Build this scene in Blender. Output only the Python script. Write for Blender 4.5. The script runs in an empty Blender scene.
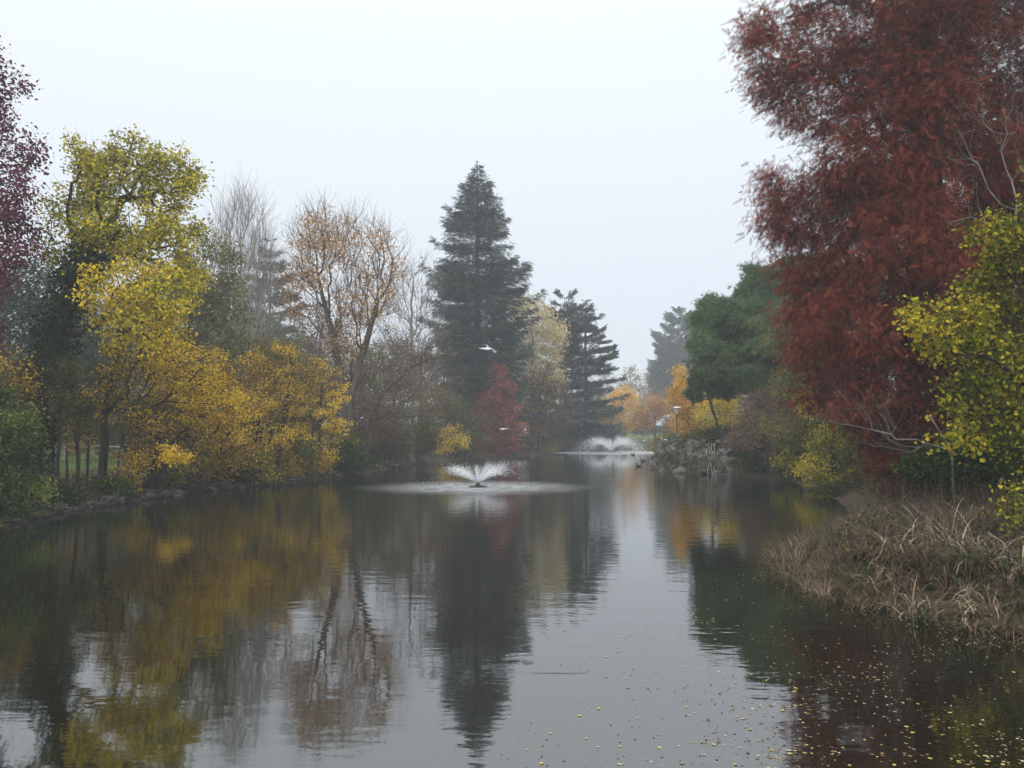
import bpy, bmesh, math, random
import numpy as np
from mathutils import Vector, noise, Matrix

SC = bpy.context.scene
COL = SC.collection
R = math.radians
TAU = 2 * math.pi
F_PX, CAM_H, YH = 853.33, 3.0, 428.0
PITCH = math.atan((YH - 384) / F_PX)


# ------------------------------------------------------------------ picture -> place
def at(px, py, D):
    """World point seen at a photograph position, D metres down the pond."""
    u, v = (px - 512) / F_PX, (384 - py) / F_PX
    y = math.cos(PITCH) - v * math.sin(PITCH)
    z = math.sin(PITCH) + v * math.cos(PITCH)
    return Vector((u / y * D, D, CAM_H + z / y * D))


def on_water(px, py):
    u, v = (px - 512) / F_PX, (384 - py) / F_PX
    y = math.cos(PITCH) - v * math.sin(PITCH)
    z = math.sin(PITCH) + v * math.cos(PITCH)
    D = -CAM_H * y / z
    return Vector((u / y * D, D, 0))


# ------------------------------------------------------------------ object helpers
def tag(o, label=None, cat=None, group=None, kind=None):
    if label: o['label'] = label
    if cat: o['category'] = cat
    if group: o['group'] = group
    if kind: o['kind'] = kind
    return o


def empty(name, loc, label=None, cat=None, group=None, rz=0):
    o = bpy.data.objects.new(name, None)
    COL.objects.link(o)
    o.location = loc
    o.rotation_euler = (0, 0, rz)
    o.empty_display_size = .3
    return tag(o, label, cat, group)


def link(name, me, parent=None, loc=None):
    o = bpy.data.objects.new(name, me)
    COL.objects.link(o)
    if parent: o.parent = parent
    if loc is not None: o.location = loc
    return o


def np_mesh(name, V, F, mat, tint=None, smooth=False):
    """V (n,3), F (m,k) numpy -> mesh; tint is one value per face."""
    me = bpy.data.meshes.new(name)
    n, (m, k) = len(V), F.shape
    me.vertices.add(n)
    me.vertices.foreach_set('co', np.ascontiguousarray(V, dtype=np.float32).ravel())
    me.loops.add(m * k)
    me.loops.foreach_set('vertex_index', np.ascontiguousarray(F, dtype=np.int32).ravel())
    me.polygons.add(m)
    me.polygons.foreach_set('loop_start', np.arange(0, m * k, k, dtype=np.int32))
    me.update(calc_edges=True)
    if smooth:
        me.polygons.foreach_set('use_smooth', np.ones(m, dtype=bool))
    if tint is not None:
        a = me.attributes.new('tint', 'FLOAT', 'FACE')
        a.data.foreach_set('value', np.ascontiguousarray(tint, dtype=np.float32))
    me.materials.append(mat)
    return me


def bm_mesh(name, bm, mat, smooth=False):
    me = bpy.data.meshes.new(name)
    bm.to_mesh(me)
    bm.free()
    for p in me.polygons: p.use_smooth = smooth
    me.materials.append(mat)
    return me


def copy_tree(o, parent=None):
    c = o.copy()
    COL.objects.link(c)
    c.parent = parent
    for ch in list(o.children):
        copy_tree(ch, c)
    return c


def nrm(a):
    return a / np.maximum(np.linalg.norm(a, axis=-1, keepdims=True), 1e-9)


def scatter(tv, tf, P, X, N, S, W=None):
    """Copies of a template: P positions, X along, N normal hint, S lengths, W width scale."""
    X = nrm(X)
    Y = nrm(np.cross(N, X))
    Z = np.cross(X, Y)
    n, k = len(P), len(tv)
    if W is None: W = np.ones(n)
    V = (P[:, None] + S[:, None, None] * (tv[None, :, 0, None] * X[:, None]
         + (tv[None, :, 1, None] * Y[:, None] + tv[None, :, 2, None] * Z[:, None]) * W[:, None, None]))
    F = (tf[None] + (np.arange(n) * k)[:, None, None]).reshape(-1, tf.shape[1])
    return V.reshape(-1, 3), F


LEAF = (np.array([(0, 0, 0), (.45, .33, .07), (1, 0, -.06), (.45, -.33, .07)]), np.array([(0, 1, 2), (0, 2, 3)]))
NARROW = (np.array([(0, 0, 0), (.4, .14, .03), (1, 0, -.1), (.4, -.14, .03)]), np.array([(0, 1, 2), (0, 2, 3)]))
_mv = [(0, 0, 0), (.1, .25, .02), (.02, .55, .0), (.38, .38, .05), (.62, .6, -.03), (.68, .2, .02), (1.05, 0, -.08),
       (.68, -.2, .02), (.62, -.6, -.03), (.38, -.38, .05), (.02, -.55, .0), (.1, -.25, .02), (.4, 0, 0)]
MAPLE = (np.array(_mv), np.array([(12, i, (i + 1) % 12) for i in range(12)][::1]))


def feather(n=8, droop=.35, spread=.34, w=.055, lift=0.0):
    V, F = [], []
    for i in range(n):
        t = (i + .6) / n
        x0, z0 = t, -droop * t * t
        L = spread * (1 - .55 * t)
        for s in (1, -1):
            b = len(V)
            V += [(x0 - w * .6, 0, z0), (x0 + w * .6, 0, z0),
                  (x0 + L * .45, s * L, z0 - L * .35 + lift * ((i * 7) % 5 - 2))]
            F.append((b, b + 1, b + 2))
    b = len(V)
    V += [(0, .012, 0), (0, -.012, 0), (1.08, 0, -droop * 1.15)]
    F.append((b, b + 1, b + 2))
    return np.array(V, float), np.array(F)


FEATHER = feather(6, .4, .36, .07)
FIRSPRAY = feather(5, .12, .42, .13, .03)
CEDARSPRAY = feather(5, .02, .5, .16, .015)


def tuft(n=14, seed=1):
    rg = np.random.default_rng(seed)
    V, F = [], []
    for i in range(n):
        d = rg.normal(size=3)
        d[0] = abs(d[0]) + .5
        d = d / np.linalg.norm(d)
        s = np.cross(d, rg.normal(size=3))
        s = s / np.linalg.norm(s) * .05
        b = len(V)
        V += [tuple(d * .05 - s), tuple(d * .05 + s), tuple(d * (.7 + .4 * rg.random()))]
        F.append((b, b + 1, b + 2))
    return np.array(V), np.array(F)


TUFT = tuft()


def tubes(A, B, ra, rb, k=5):
    """One tapered open tube per edge A->B."""
    d = nrm(B - A)
    h = np.where(np.abs(d[:, 2:3]) > .9, np.array([[1., 0, 0]]), np.array([[0, 0, 1.]]))
    u = nrm(np.cross(d, h))
    v = np.cross(d, u)
    ang = np.arange(k) * TAU / k
    c, s = np.cos(ang)[None, :, None], np.sin(ang)[None, :, None]
    ring = u[:, None] * c + v[:, None] * s
    V = np.concatenate([A[:, None] + ring * ra[:, None, None], B[:, None] + ring * rb[:, None, None]], 1)
    f = np.array([(i, (i + 1) % k, k + (i + 1) % k, k + i) for i in range(k)])
    F = (f[None] + (np.arange(len(A)) * 2 * k)[:, None, None]).reshape(-1, 4)
    return V.reshape(-1, 3), F


def poly_tube(pts, rad, k=10, wob=.08, seed=0):
    """A closed tube through pts with uneven sections."""
    rg = random.Random(seed)
    V, F = [], []
    n = len(pts)
    ph = [rg.random() * TAU for _ in range(3)]
    for i, p in enumerate(pts):
        a = Vector(pts[max(i - 1, 0)])
        b = Vector(pts[min(i + 1, n - 1)])
        d = (b - a).normalized()
        u = d.cross(Vector((0, 1, .1))).normalized()
        v = d.cross(u)
        for j in range(k):
            t = j * TAU / k
            r = rad[i] * (1 + wob * math.sin(3 * t + ph[0] + i * .5) + wob * .6 * math.sin(5 * t + ph[1] - i * .8))
            V.append(Vector(p) + (u * math.cos(t) + v * math.sin(t)) * r)
    for i in range(n - 1):
        for j in range(k):
            F.append((i * k + j, i * k + (j + 1) % k, (i + 1) * k + (j + 1) % k, (i + 1) * k + j))
    c = len(V)
    V.append(Vector(pts[-1]))
    for j in range(k):
        a, b = (n - 1) * k + j, (n - 1) * k + (j + 1) % k
        F.append((a, b, c, c))
    V = np.array([tuple(v) for v in V])
    return V, F


def tube_mesh(name, pts, rad, mat, k=10, wob=.08, seed=0):
    V, F = poly_tube(pts, rad, k, wob, seed)
    me = bpy.data.meshes.new(name)
    me.from_pydata([tuple(v) for v in V], [], [tuple(dict.fromkeys(f)) for f in F])
    for p in me.polygons: p.use_smooth = True
    me.materials.append(mat)
    return me


# ------------------------------------------------------------------ materials
def new_mat(name):
    m = bpy.data.materials.new(name)
    m.use_nodes = True
    nt = m.node_tree
    nt.nodes.clear()
    out = nt.nodes.new('ShaderNodeOutputMaterial')
    return m, nt, out


def ramp(nt, cols, pos=None):
    r = nt.nodes.new('ShaderNodeValToRGB')
    e = r.color_ramp.elements
    n = len(cols)
    while len(e) < n: e.new(.5)
    for i, c in enumerate(cols):
        e[i].position = pos[i] if pos else i / max(n - 1, 1)
        e[i].color = (*c, 1)
    return r


def leaf_mat(name, cols, transl=.3, rough=.6):
    m, nt, out = new_mat(name)
    a = nt.nodes.new('ShaderNodeAttribute')
    a.attribute_name = 'tint'
    r = ramp(nt, cols)
    nt.links.new(a.outputs['Fac'], r.inputs[0])
    d = nt.nodes.new('ShaderNodeBsdfDiffuse')
    t = nt.nodes.new('ShaderNodeBsdfTranslucent')
    nt.links.new(r.outputs[0], d.inputs[0])
    nt.links.new(r.outputs[0], t.inputs[0])
    mx = nt.nodes.new('ShaderNodeMixShader')
    mx.inputs[0].default_value = transl
    nt.links.new(d.outputs[0], mx.inputs[1])
    nt.links.new(t.outputs[0], mx.inputs[2])
    nt.links.new(mx.outputs[0], out.inputs[0])
    return m


def rough_mat(name, cols, scale=3., bump=.3, rough=.85, stretch=(1, 1, 1), detail=6, dist=.05):
    m, nt, out = new_mat(name)
    tc = nt.nodes.new('ShaderNodeTexCoord')
    mp = nt.nodes.new('ShaderNodeMapping')
    mp.inputs['Scale'].default_value = stretch
    nt.links.new(tc.outputs['Object'], mp.inputs[0])
    n = nt.nodes.new('ShaderNodeTexNoise')
    n.inputs['Scale'].default_value = scale
    n.inputs['Detail'].default_value = detail
    n.inputs['Roughness'].default_value = .65
    nt.links.new(mp.outputs[0], n.inputs['Vector'])
    r = ramp(nt, cols, [.3 + .4 * i / max(len(cols) - 1, 1) for i in range(len(cols))])
    nt.links.new(n.outputs['Fac'], r.inputs[0])
    p = nt.nodes.new('ShaderNodeBsdfPrincipled')
    p.inputs['Roughness'].default_value = rough
    p.inputs['Specular IOR Level'].default_value = .25
    nt.links.new(r.outputs[0], p.inputs['Base Color'])
    b = nt.nodes.new('ShaderNodeBump')
    b.inputs['Strength'].default_value = bump
    b.inputs['Distance'].default_value = dist
    nt.links.new(n.outputs['Fac'], b.inputs['Height'])
    nt.links.new(b.outputs[0], p.inputs['Normal'])
    nt.links.new(p.outputs[0], out.inputs[0])
    return m


BARK = rough_mat('bark_dark', [(.018, .015, .011), (.05, .042, .032)], 6, .8, stretch=(1, 1, .25))
BARK_GREY = rough_mat('bark_grey', [(.09, .085, .075), (.19, .18, .165)], 5, .6, stretch=(1, 1, .3))
BARK_BROWN = rough_mat('bark_brown', [(.045, .035, .026), (.1, .08, .062)], 6, .7, stretch=(1, 1, .25))
BARK_PALE = rough_mat('bark_pale', [(.2, .19, .18), (.34, .32, .3)], 5, .4, stretch=(1, 1, .4))
BARK_RED = rough_mat('bark_reddish', [(.05, .025, .018), (.11, .055, .04)], 5, .8, stretch=(1, 1, .2))
STONE = rough_mat('stone', [(.03, .03, .025), (.08, .075, .065), (.2, .19, .17)], 2.6, .9, dist=.08)
STONE_MOSS = rough_mat('mossy_stone', [(.015, .02, .01), (.04, .04, .03), (.11, .1, .085)], 2.6, 1., dist=.1)
WOOD = rough_mat('weathered_wood', [(.12, .11, .08), (.24, .22, .17)], 8, .4)
METAL = rough_mat('green_paint', [(.012, .04, .03), (.02, .055, .042)], 9, .1, .45)
LAMP_TOP = rough_mat('pale_lamp_cover', [(.5, .48, .44), (.62, .6, .56)], 5, .05, .4)
WHITE_F = rough_mat('white_feathers', [(.6, .6, .6), (.8, .8, .8)], 12, .1, .7)
GREY_F = rough_mat('grey_feathers', [(.2, .21, .23), (.34, .35, .38)], 12, .1, .7)
DARK_F = rough_mat('dark_feathers', [(.015, .014, .012), (.06, .045, .03)], 14, .1, .7)
BEAK = rough_mat('beak', [(.35, .2, .03), (.45, .28, .05)], 8, .05, .5)

YG = leaf_mat('leaves_yellow_green', [(.08, .11, .022), (.2, .22, .03), (.42, .37, .035), (.65, .5, .04), (.72, .5, .04)])
GOLD = leaf_mat('leaves_gold', [(.08, .07, .02), (.24, .17, .028), (.52, .33, .028), (.8, .52, .03), (.8, .62, .06)])
OCHRE = leaf_mat('leaves_ochre', [(.09, .065, .03), (.2, .14, .045), (.42, .27, .04), (.7, .45, .04), (.78, .54, .05)])
OLIVE = leaf_mat('leaves_olive', [(.035, .045, .018), (.07, .08, .025), (.12, .12, .035), (.2, .17, .05), (.26, .22, .06)])
GREEN = leaf_mat('leaves_green', [(.018, .035, .012), (.04, .07, .02), (.08, .12, .03), (.14, .18, .04), (.28, .27, .05)])
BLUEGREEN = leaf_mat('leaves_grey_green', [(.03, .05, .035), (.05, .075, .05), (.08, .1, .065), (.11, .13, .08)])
BROWN = leaf_mat('leaves_brown', [(.06, .042, .032), (.12, .085, .06), (.18, .12, .08), (.25, .17, .1), (.3, .22, .12)])
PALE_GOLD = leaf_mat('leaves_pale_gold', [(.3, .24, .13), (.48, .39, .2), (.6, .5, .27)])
PEACH = leaf_mat('leaves_peach', [(.25, .14, .07), (.42, .25, .12), (.58, .37, .18), (.65, .46, .26)])
ORANGE = leaf_mat('leaves_orange', [(.3, .15, .04), (.5, .28, .05), (.68, .4, .06), (.75, .5, .12)])
RED = leaf_mat('leaves_red', [(.1, .03, .03), (.19, .05, .045), (.3, .085, .07), (.4, .15, .1)])
RUST = leaf_mat('needles_rust', [(.04, .01, .008), (.095, .021, .015), (.165, .036, .024), (.25, .06, .036), (.33, .11, .06)], .25)
PURPLE = leaf_mat('leaves_purple', [(.06, .02, .035), (.12, .035, .06), (.2, .06, .09), (.26, .1, .12)], .25)
FIR = leaf_mat('needles_fir', [(.025, .04, .034), (.045, .07, .056), (.08, .11, .085)], .1)  # needle tones lifted, with some distance haze put into the colour
CEDAR = leaf_mat('needles_cedar', [(.045, .068, .062), (.08, .11, .098), (.13, .165, .145)], .1)  # paler than bare needles: far mist is mixed into these tones
PINE = leaf_mat('needles_pine', [(.03, .06, .03), (.065, .12, .05), (.12, .18, .075), (.18, .25, .1)], .2)
IVY = leaf_mat('ivy_leaves', [(.01, .02, .008), (.02, .04, .013), (.035, .065, .02)], .12)
NEAR_YG = leaf_mat('maple_leaves', [(.06, .085, .012), (.14, .16, .018), (.27, .25, .022), (.4, .34, .03), (.5, .36, .035)], .3)
DRY = leaf_mat('dry_blades', [(.025, .032, .012), (.06, .08, .035), (.07, .044, .027), (.13, .086, .057), (.21, .155, .11), (.36, .3, .22)], .15)
COVER = leaf_mat('ground_leaves', [(.014, .025, .008), (.03, .05, .014), (.055, .045, .022), (.12, .075, .03), (.3, .19, .04)], .15)


# ------------------------------------------------------------------ the pond's outline
LEFT = [on_water(0, 526), on_water(40, 515), on_water(100, 506), on_water(160, 497), on_water(205, 491),
        on_water(255, 487), on_water(310, 481), on_water(365, 473), on_water(405, 466), on_water(440, 461.5),
        on_water(480, 459), on_water(520, 456.5), on_water(550, 453), on_water(575, 450), on_water(605, 448.2),
        on_water(640, 448.6), on_water(700, 449)]
RIGHT = [on_water(745, 455), on_water(672, 461), on_water(660, 466), on_water(662, 471), on_water(700, 474), on_water(745, 476),
         on_water(790, 481), on_water(828, 492), on_water(850, 508), on_water(855, 528), on_water(812, 552), on_water(802, 566),
         on_water(815, 584), on_water(870, 600), on_water(940, 616), on_water(1024, 630)]
POND = ([Vector((-11, -16, 0)), Vector((-12, 2, 0)), Vector((-14.5, 16, 0))] + LEFT + RIGHT
        + [Vector((8.2, 8, 0)), Vector((10, 0, 0)), Vector((12, -16, 0))])
PX = np.array([(p.x, p.y) for p in POND])


def pond_dist(P):
    """Signed distance of (n,2) points to the shoreline, positive on land."""
    A = PX
    B = np.roll(PX, -1, 0)
    best = np.full(len(P), 1e9)
    inside = np.zeros(len(P), bool)
    for a, b in zip(A, B):
        e = b - a
        t = np.clip(((P - a) @ e) / (e @ e), 0, 1)
        d = np.hypot(*(P - a - t[:, None] * e).T)
        best = np.minimum(best, d)
        c = (a[1] > P[:, 1]) != (b[1] > P[:, 1])
        den = (b[1] - a[1]) if b[1] != a[1] else 1e-9
        inside ^= c & (P[:, 0] < (b[0] - a[0]) * (P[:, 1] - a[1]) / den + a[0])
    return np.where(inside, -best, best)


def sstep(x):
    x = np.clip(x, 0, 1)
    return x * x * (3 - 2 * x)


def ground_z(P):
    P = np.atleast_2d(np.asarray(P, float))[:, :2]
    d = pond_dist(P)
    wob = .09 * np.sin(P[:, 0] * .9 + 1.3 * np.sin(P[:, 1] * .37)) * np.sin(P[:, 1] * .71 + .8 * np.sin(P[:, 0] * .5))
    wob2 = .05 * np.sin(P[:, 0] * 2.9 + P[:, 1] * 1.1) * np.sin(P[:, 1] * 2.3 - P[:, 0] * .8)
    land = .03 + .5 * sstep(d / 1.3) + .45 * sstep((d - 1) / 9) + .5 * sstep((d - 12) / 60) + (wob + wob2) * sstep(d / 2)
    sea = -.02 - 1.4 * sstep(-d / 4)
    return np.where(d > 0, land, sea)


def gz(x, y):
    return float(ground_z([(x, y)])[0])


def ground_axis(lo, hi, step, far):
    a = list(np.arange(lo, hi + .01, step))
    s, x = step, hi
    while x < far:
        s *= 1.35
        x += s
        a.append(x)
    s, x = step, lo
    while x > -far:
        s *= 1.35
        x -= s
        a.insert(0, x)
    return np.array(a)


gx, gy = ground_axis(-60, 50, .8, 600), ground_axis(-4, 140, .8, 600)
GX, GY = np.meshgrid(gx, gy)
GP = np.stack([GX.ravel(), GY.ravel()], 1)
GV = np.concatenate([GP, ground_z(GP)[:, None]], 1)
nx, ny = len(gx), len(gy)
ii, jj = np.meshgrid(np.arange(nx - 1), np.arange(ny - 1))
q = (jj * nx + ii).ravel()
GF = np.stack([q, q + 1, q + nx + 1, q + nx], 1)


def ground_mat():
    m, nt, out = new_mat('ground_earth_and_grass')
    L, N = nt.links.new, nt.nodes.new
    g = N('ShaderNodeNewGeometry')
    n1 = N('ShaderNodeTexNoise'); n1.inputs['Scale'].default_value = .35; n1.inputs['Detail'].default_value = 5
    n2 = N('ShaderNodeTexNoise'); n2.inputs['Scale'].default_value = 9; n2.inputs['Detail'].default_value = 6
    L(g.outputs['Position'], n1.inputs['Vector']); L(g.outputs['Position'], n2.inputs['Vector'])
    earth = ramp(nt, [(.018, .014, .009), (.045, .034, .02), (.085, .062, .035)], [.3, .5, .7])
    grass = ramp(nt, [(.03, .05, .014), (.06, .1, .024), (.11, .15, .04)], [.3, .5, .7])
    L(n2.outputs['Fac'], earth.inputs[0]); L(n2.outputs['Fac'], grass.inputs[0])
    a = N('ShaderNodeAttribute'); a.attribute_name = 'lawn'
    ad = N('ShaderNodeMath'); ad.operation = 'ADD'
    L(a.outputs['Fac'], ad.inputs[0]); L(n1.outputs['Fac'], ad.inputs[1])
    mr = N('ShaderNodeMapRange'); mr.inputs[1].default_value = .85; mr.inputs[2].default_value = 1.1
    L(ad.outputs[0], mr.inputs[0])
    mx = N('ShaderNodeMix'); mx.data_type = 'RGBA'
    L(mr.outputs[0], mx.inputs[0]); L(earth.outputs[0], mx.inputs[6]); L(grass.outputs[0], mx.inputs[7])
    p = N('ShaderNodeBsdfPrincipled'); p.inputs['Roughness'].default_value = .95
    p.inputs['Specular IOR Level'].default_value = .1
    L(mx.outputs[2], p.inputs['Base Color'])
    b = N('ShaderNodeBump'); b.inputs['Strength'].default_value = .6; b.inputs['Distance'].default_value = .06
    L(n2.outputs['Fac'], b.inputs['Height']); L(b.outputs[0], p.inputs['Normal'])
    L(p.outputs[0], out.inputs[0])
    return m


GM = np_mesh('ground', GV, GF, ground_mat(), smooth=True)
dd = pond_dist(GP)
la = GM.attributes.new('lawn', 'FLOAT', 'POINT')
la.data.foreach_set('value', (sstep((dd - 5) / 5) * .75).astype(np.float32))
tag(link('ground', GM), kind='structure')

FT1, FT2 = on_water(478, 487), on_water(611, 452.5)
FT1.z = FT2.z = 0


def water_mat():
    m, nt, out = new_mat('pond_water')
    L, N = nt.links.new, nt.nodes.new
    g = N('ShaderNodeNewGeometry')

    def wave(sx, sy, det, rot=0.0, rough=.5):
        mp = N('ShaderNodeMapping'); mp.inputs['Scale'].default_value = (sx, sy, 1)
        mp.inputs['Rotation'].default_value = (0, 0, rot)
        L(g.outputs['Position'], mp.inputs[0])
        n = N('ShaderNodeTexNoise'); n.inputs['Scale'].default_value = 1; n.inputs['Detail'].default_value = det
        n.inputs['Roughness'].default_value = rough
        L(mp.outputs[0], n.inputs['Vector'])
        return n.outputs['Fac']

    def math_(op, a, b=None):
        k = N('ShaderNodeMath'); k.operation = op
        for i, v in enumerate((a, b)):
            if v is None: continue
            if isinstance(v, (int, float)): k.inputs[i].default_value = v
            else: L(v, k.inputs[i])
        return k.outputs[0]

    def near(c, r0, r1):
        v = N('ShaderNodeVectorMath'); v.operation = 'DISTANCE'
        L(g.outputs['Position'], v.inputs[0]); v.inputs[1].default_value = c
        mr = N('ShaderNodeMapRange'); mr.interpolation_type = 'SMOOTHSTEP'
        mr.inputs[1].default_value = r0; mr.inputs[2].default_value = r1
        mr.inputs[3].default_value = 1; mr.inputs[4].default_value = 0
        # uneven edge
        w = wave(.5, .5, 3)
        L(math_('ADD', v.outputs['Value'], math_('MULTIPLY', math_('SUBTRACT', w, .5), r1 * .35)), mr.inputs[0])
        return mr.outputs[0], v.outputs['Value']

    f1, d1 = near(FT1, .6, 6.6)
    f2, d2 = near(FT2, 6.0, 10.0)
    far1, _ = near(FT1, 6, 34)
    # calm patches and rippled patches
    patch = N('ShaderNodeMapRange')
    patch.inputs[1].default_value = .38; patch.inputs[2].default_value = .62
    patch.inputs[3].default_value = .25; patch.inputs[4].default_value = .95
    L(wave(.07, .1, 2), patch.inputs[0])
    w1 = math_('MULTIPLY', wave(1.0, 2.4, 2, .12), .0062)       # long low swell
    w2 = math_('MULTIPLY', wave(4.5, 9.0, 2, -.1), .0016)       # ripples
    rings = N('ShaderNodeMath'); rings.operation = 'SINE'
    L(math_('MULTIPLY', d1, 9.0), rings.inputs[0])
    ringh = math_('MULTIPLY', math_('MULTIPLY', rings.outputs[0], .0006), far1)
    calm = math_('MULTIPLY', math_('ADD', w1, w2), patch.outputs[0])
    mid = math_('MULTIPLY', math_('MULTIPLY', wave(2.2, 4.5, 3), .007), far1)
    splash = math_('MULTIPLY', wave(6, 6, 5, 0, .7), math_('MULTIPLY', math_('MAXIMUM', f1, f2), .05))
    h = math_('ADD', math_('ADD', math_('ADD', calm, ringh), mid), splash)
    b = N('ShaderNodeBump'); b.inputs['Strength'].default_value = 1; b.inputs['Distance'].default_value = 1
    L(h, b.inputs['Height'])
    p = N('ShaderNodeBsdfPrincipled')
    p.inputs['Base Color'].default_value = (.007, .007, .004, 1)
    p.inputs['IOR'].default_value = 2.7
    rr = math_('ADD', math_('MULTIPLY', math_('MAXIMUM', f1, f2), .22), .03)
    L(rr, p.inputs['Roughness'])
    L(b.outputs[0], p.inputs['Normal'])
    # broken, aerated water where the spray falls
    foam = N('ShaderNodeBsdfDiffuse'); foam.inputs[0].default_value = (.55, .58, .6, 1)
    mx = N('ShaderNodeMixShader')
    fn = N('ShaderNodeMapRange'); fn.inputs[1].default_value = .35; fn.inputs[2].default_value = .7
    fn.inputs[3].default_value = .08; fn.inputs[4].default_value = .6
    L(wave(1.4, 2.2, 4, 0, .7), fn.inputs[0])
    L(math_('MULTIPLY', fn.outputs[0], math_('MAXIMUM', f1, f2)), mx.inputs[0])
    L(p.outputs[0], mx.inputs[1]); L(foam.outputs[0], mx.inputs[2])
    L(mx.outputs[0], out.inputs[0])
    return m


WX, WY = np.meshgrid(np.linspace(-45, 60, 2), np.linspace(-20, 140, 2))
WV = np.stack([WX.ravel(), WY.ravel(), np.zeros(4)], 1)
tag(link('pond_water', np_mesh('pond_water', WV, np.array([(0, 1, 3, 2)]), water_mat())), kind='structure')


# ------------------------------------------------------------------ broadleaf trees
def skeleton(trunk, tips, bf=.35, seg=.7, rg=None, droop=0.0):
    """Joins the tips to the trunk by the nearest-branch rule; returns positions, parents, child counts."""
    pos = [np.array(p, float) for p in trunk]
    par = [-1] + list(range(len(trunk) - 1))
    plen = [0.0]
    for i in range(1, len(trunk)): plen.append(plen[-1] + float(np.linalg.norm(pos[i] - pos[i - 1])))
    n = len(tips)
    bestc = np.full(n, 1e9)
    besti = np.zeros(n, int)

    def offer(i):
        v = tips - pos[i]
        c = np.linalg.norm(v, axis=1) + bf * plen[i] + .7 * np.maximum(0, pos[i][2] - tips[:, 2] + droop * 0)
        b = c < bestc
        bestc[b] = c[b]
        besti[b] = i
    start = max(1, int(len(trunk) * .35))
    for i in range(start, len(trunk)): offer(i)
    done = np.zeros(n, bool)
    for _ in range(n):
        k = int(np.argmin(np.where(done, 1e9, bestc)))
        done[k] = True
        a, t = pos[besti[k]], tips[k]
        L = float(np.linalg.norm(t - a))
        m = max(1, int(L / seg))
        prev = besti[k]
        side = rg.normal(size=3) * L * .06
        for s in range(1, m + 1):
            u = s / m
            p = a + (t - a) * u + side * math.sin(math.pi * u) + np.array([0, 0, -.12 * L * math.sin(math.pi * u)])
            pos.append(p)
            par.append(prev)
            plen.append(plen[prev] + L / m)
            prev = len(pos) - 1
            offer(prev)
    pos = np.array(pos)
    par = np.array(par)
    cnt = np.zeros(len(pos))
    has = np.zeros(len(pos), bool)
    has[par[1:]] = True
    cnt[~has] = 1
    for i in range(len(pos) - 1, 0, -1): cnt[par[i]] += cnt[i]
    return pos, par, cnt


def shade_leaves(P, rg, tpl, size, flat, out_dir=None, hang=0.0):
    n = len(P)
    N = rg.normal(size=(n, 3))
    N[:, 2] = N[:, 2] * .6 + flat
    X = rg.normal(size=(n, 3))
    if out_dir is not None: X = X * .8 + out_dir
    X[:, 2] = X[:, 2] * .6 - hang
    S = size * rg.uniform(.6, 1.3, n)
    return scatter(tpl[0], tpl[1], P, X, N, S)


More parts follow.
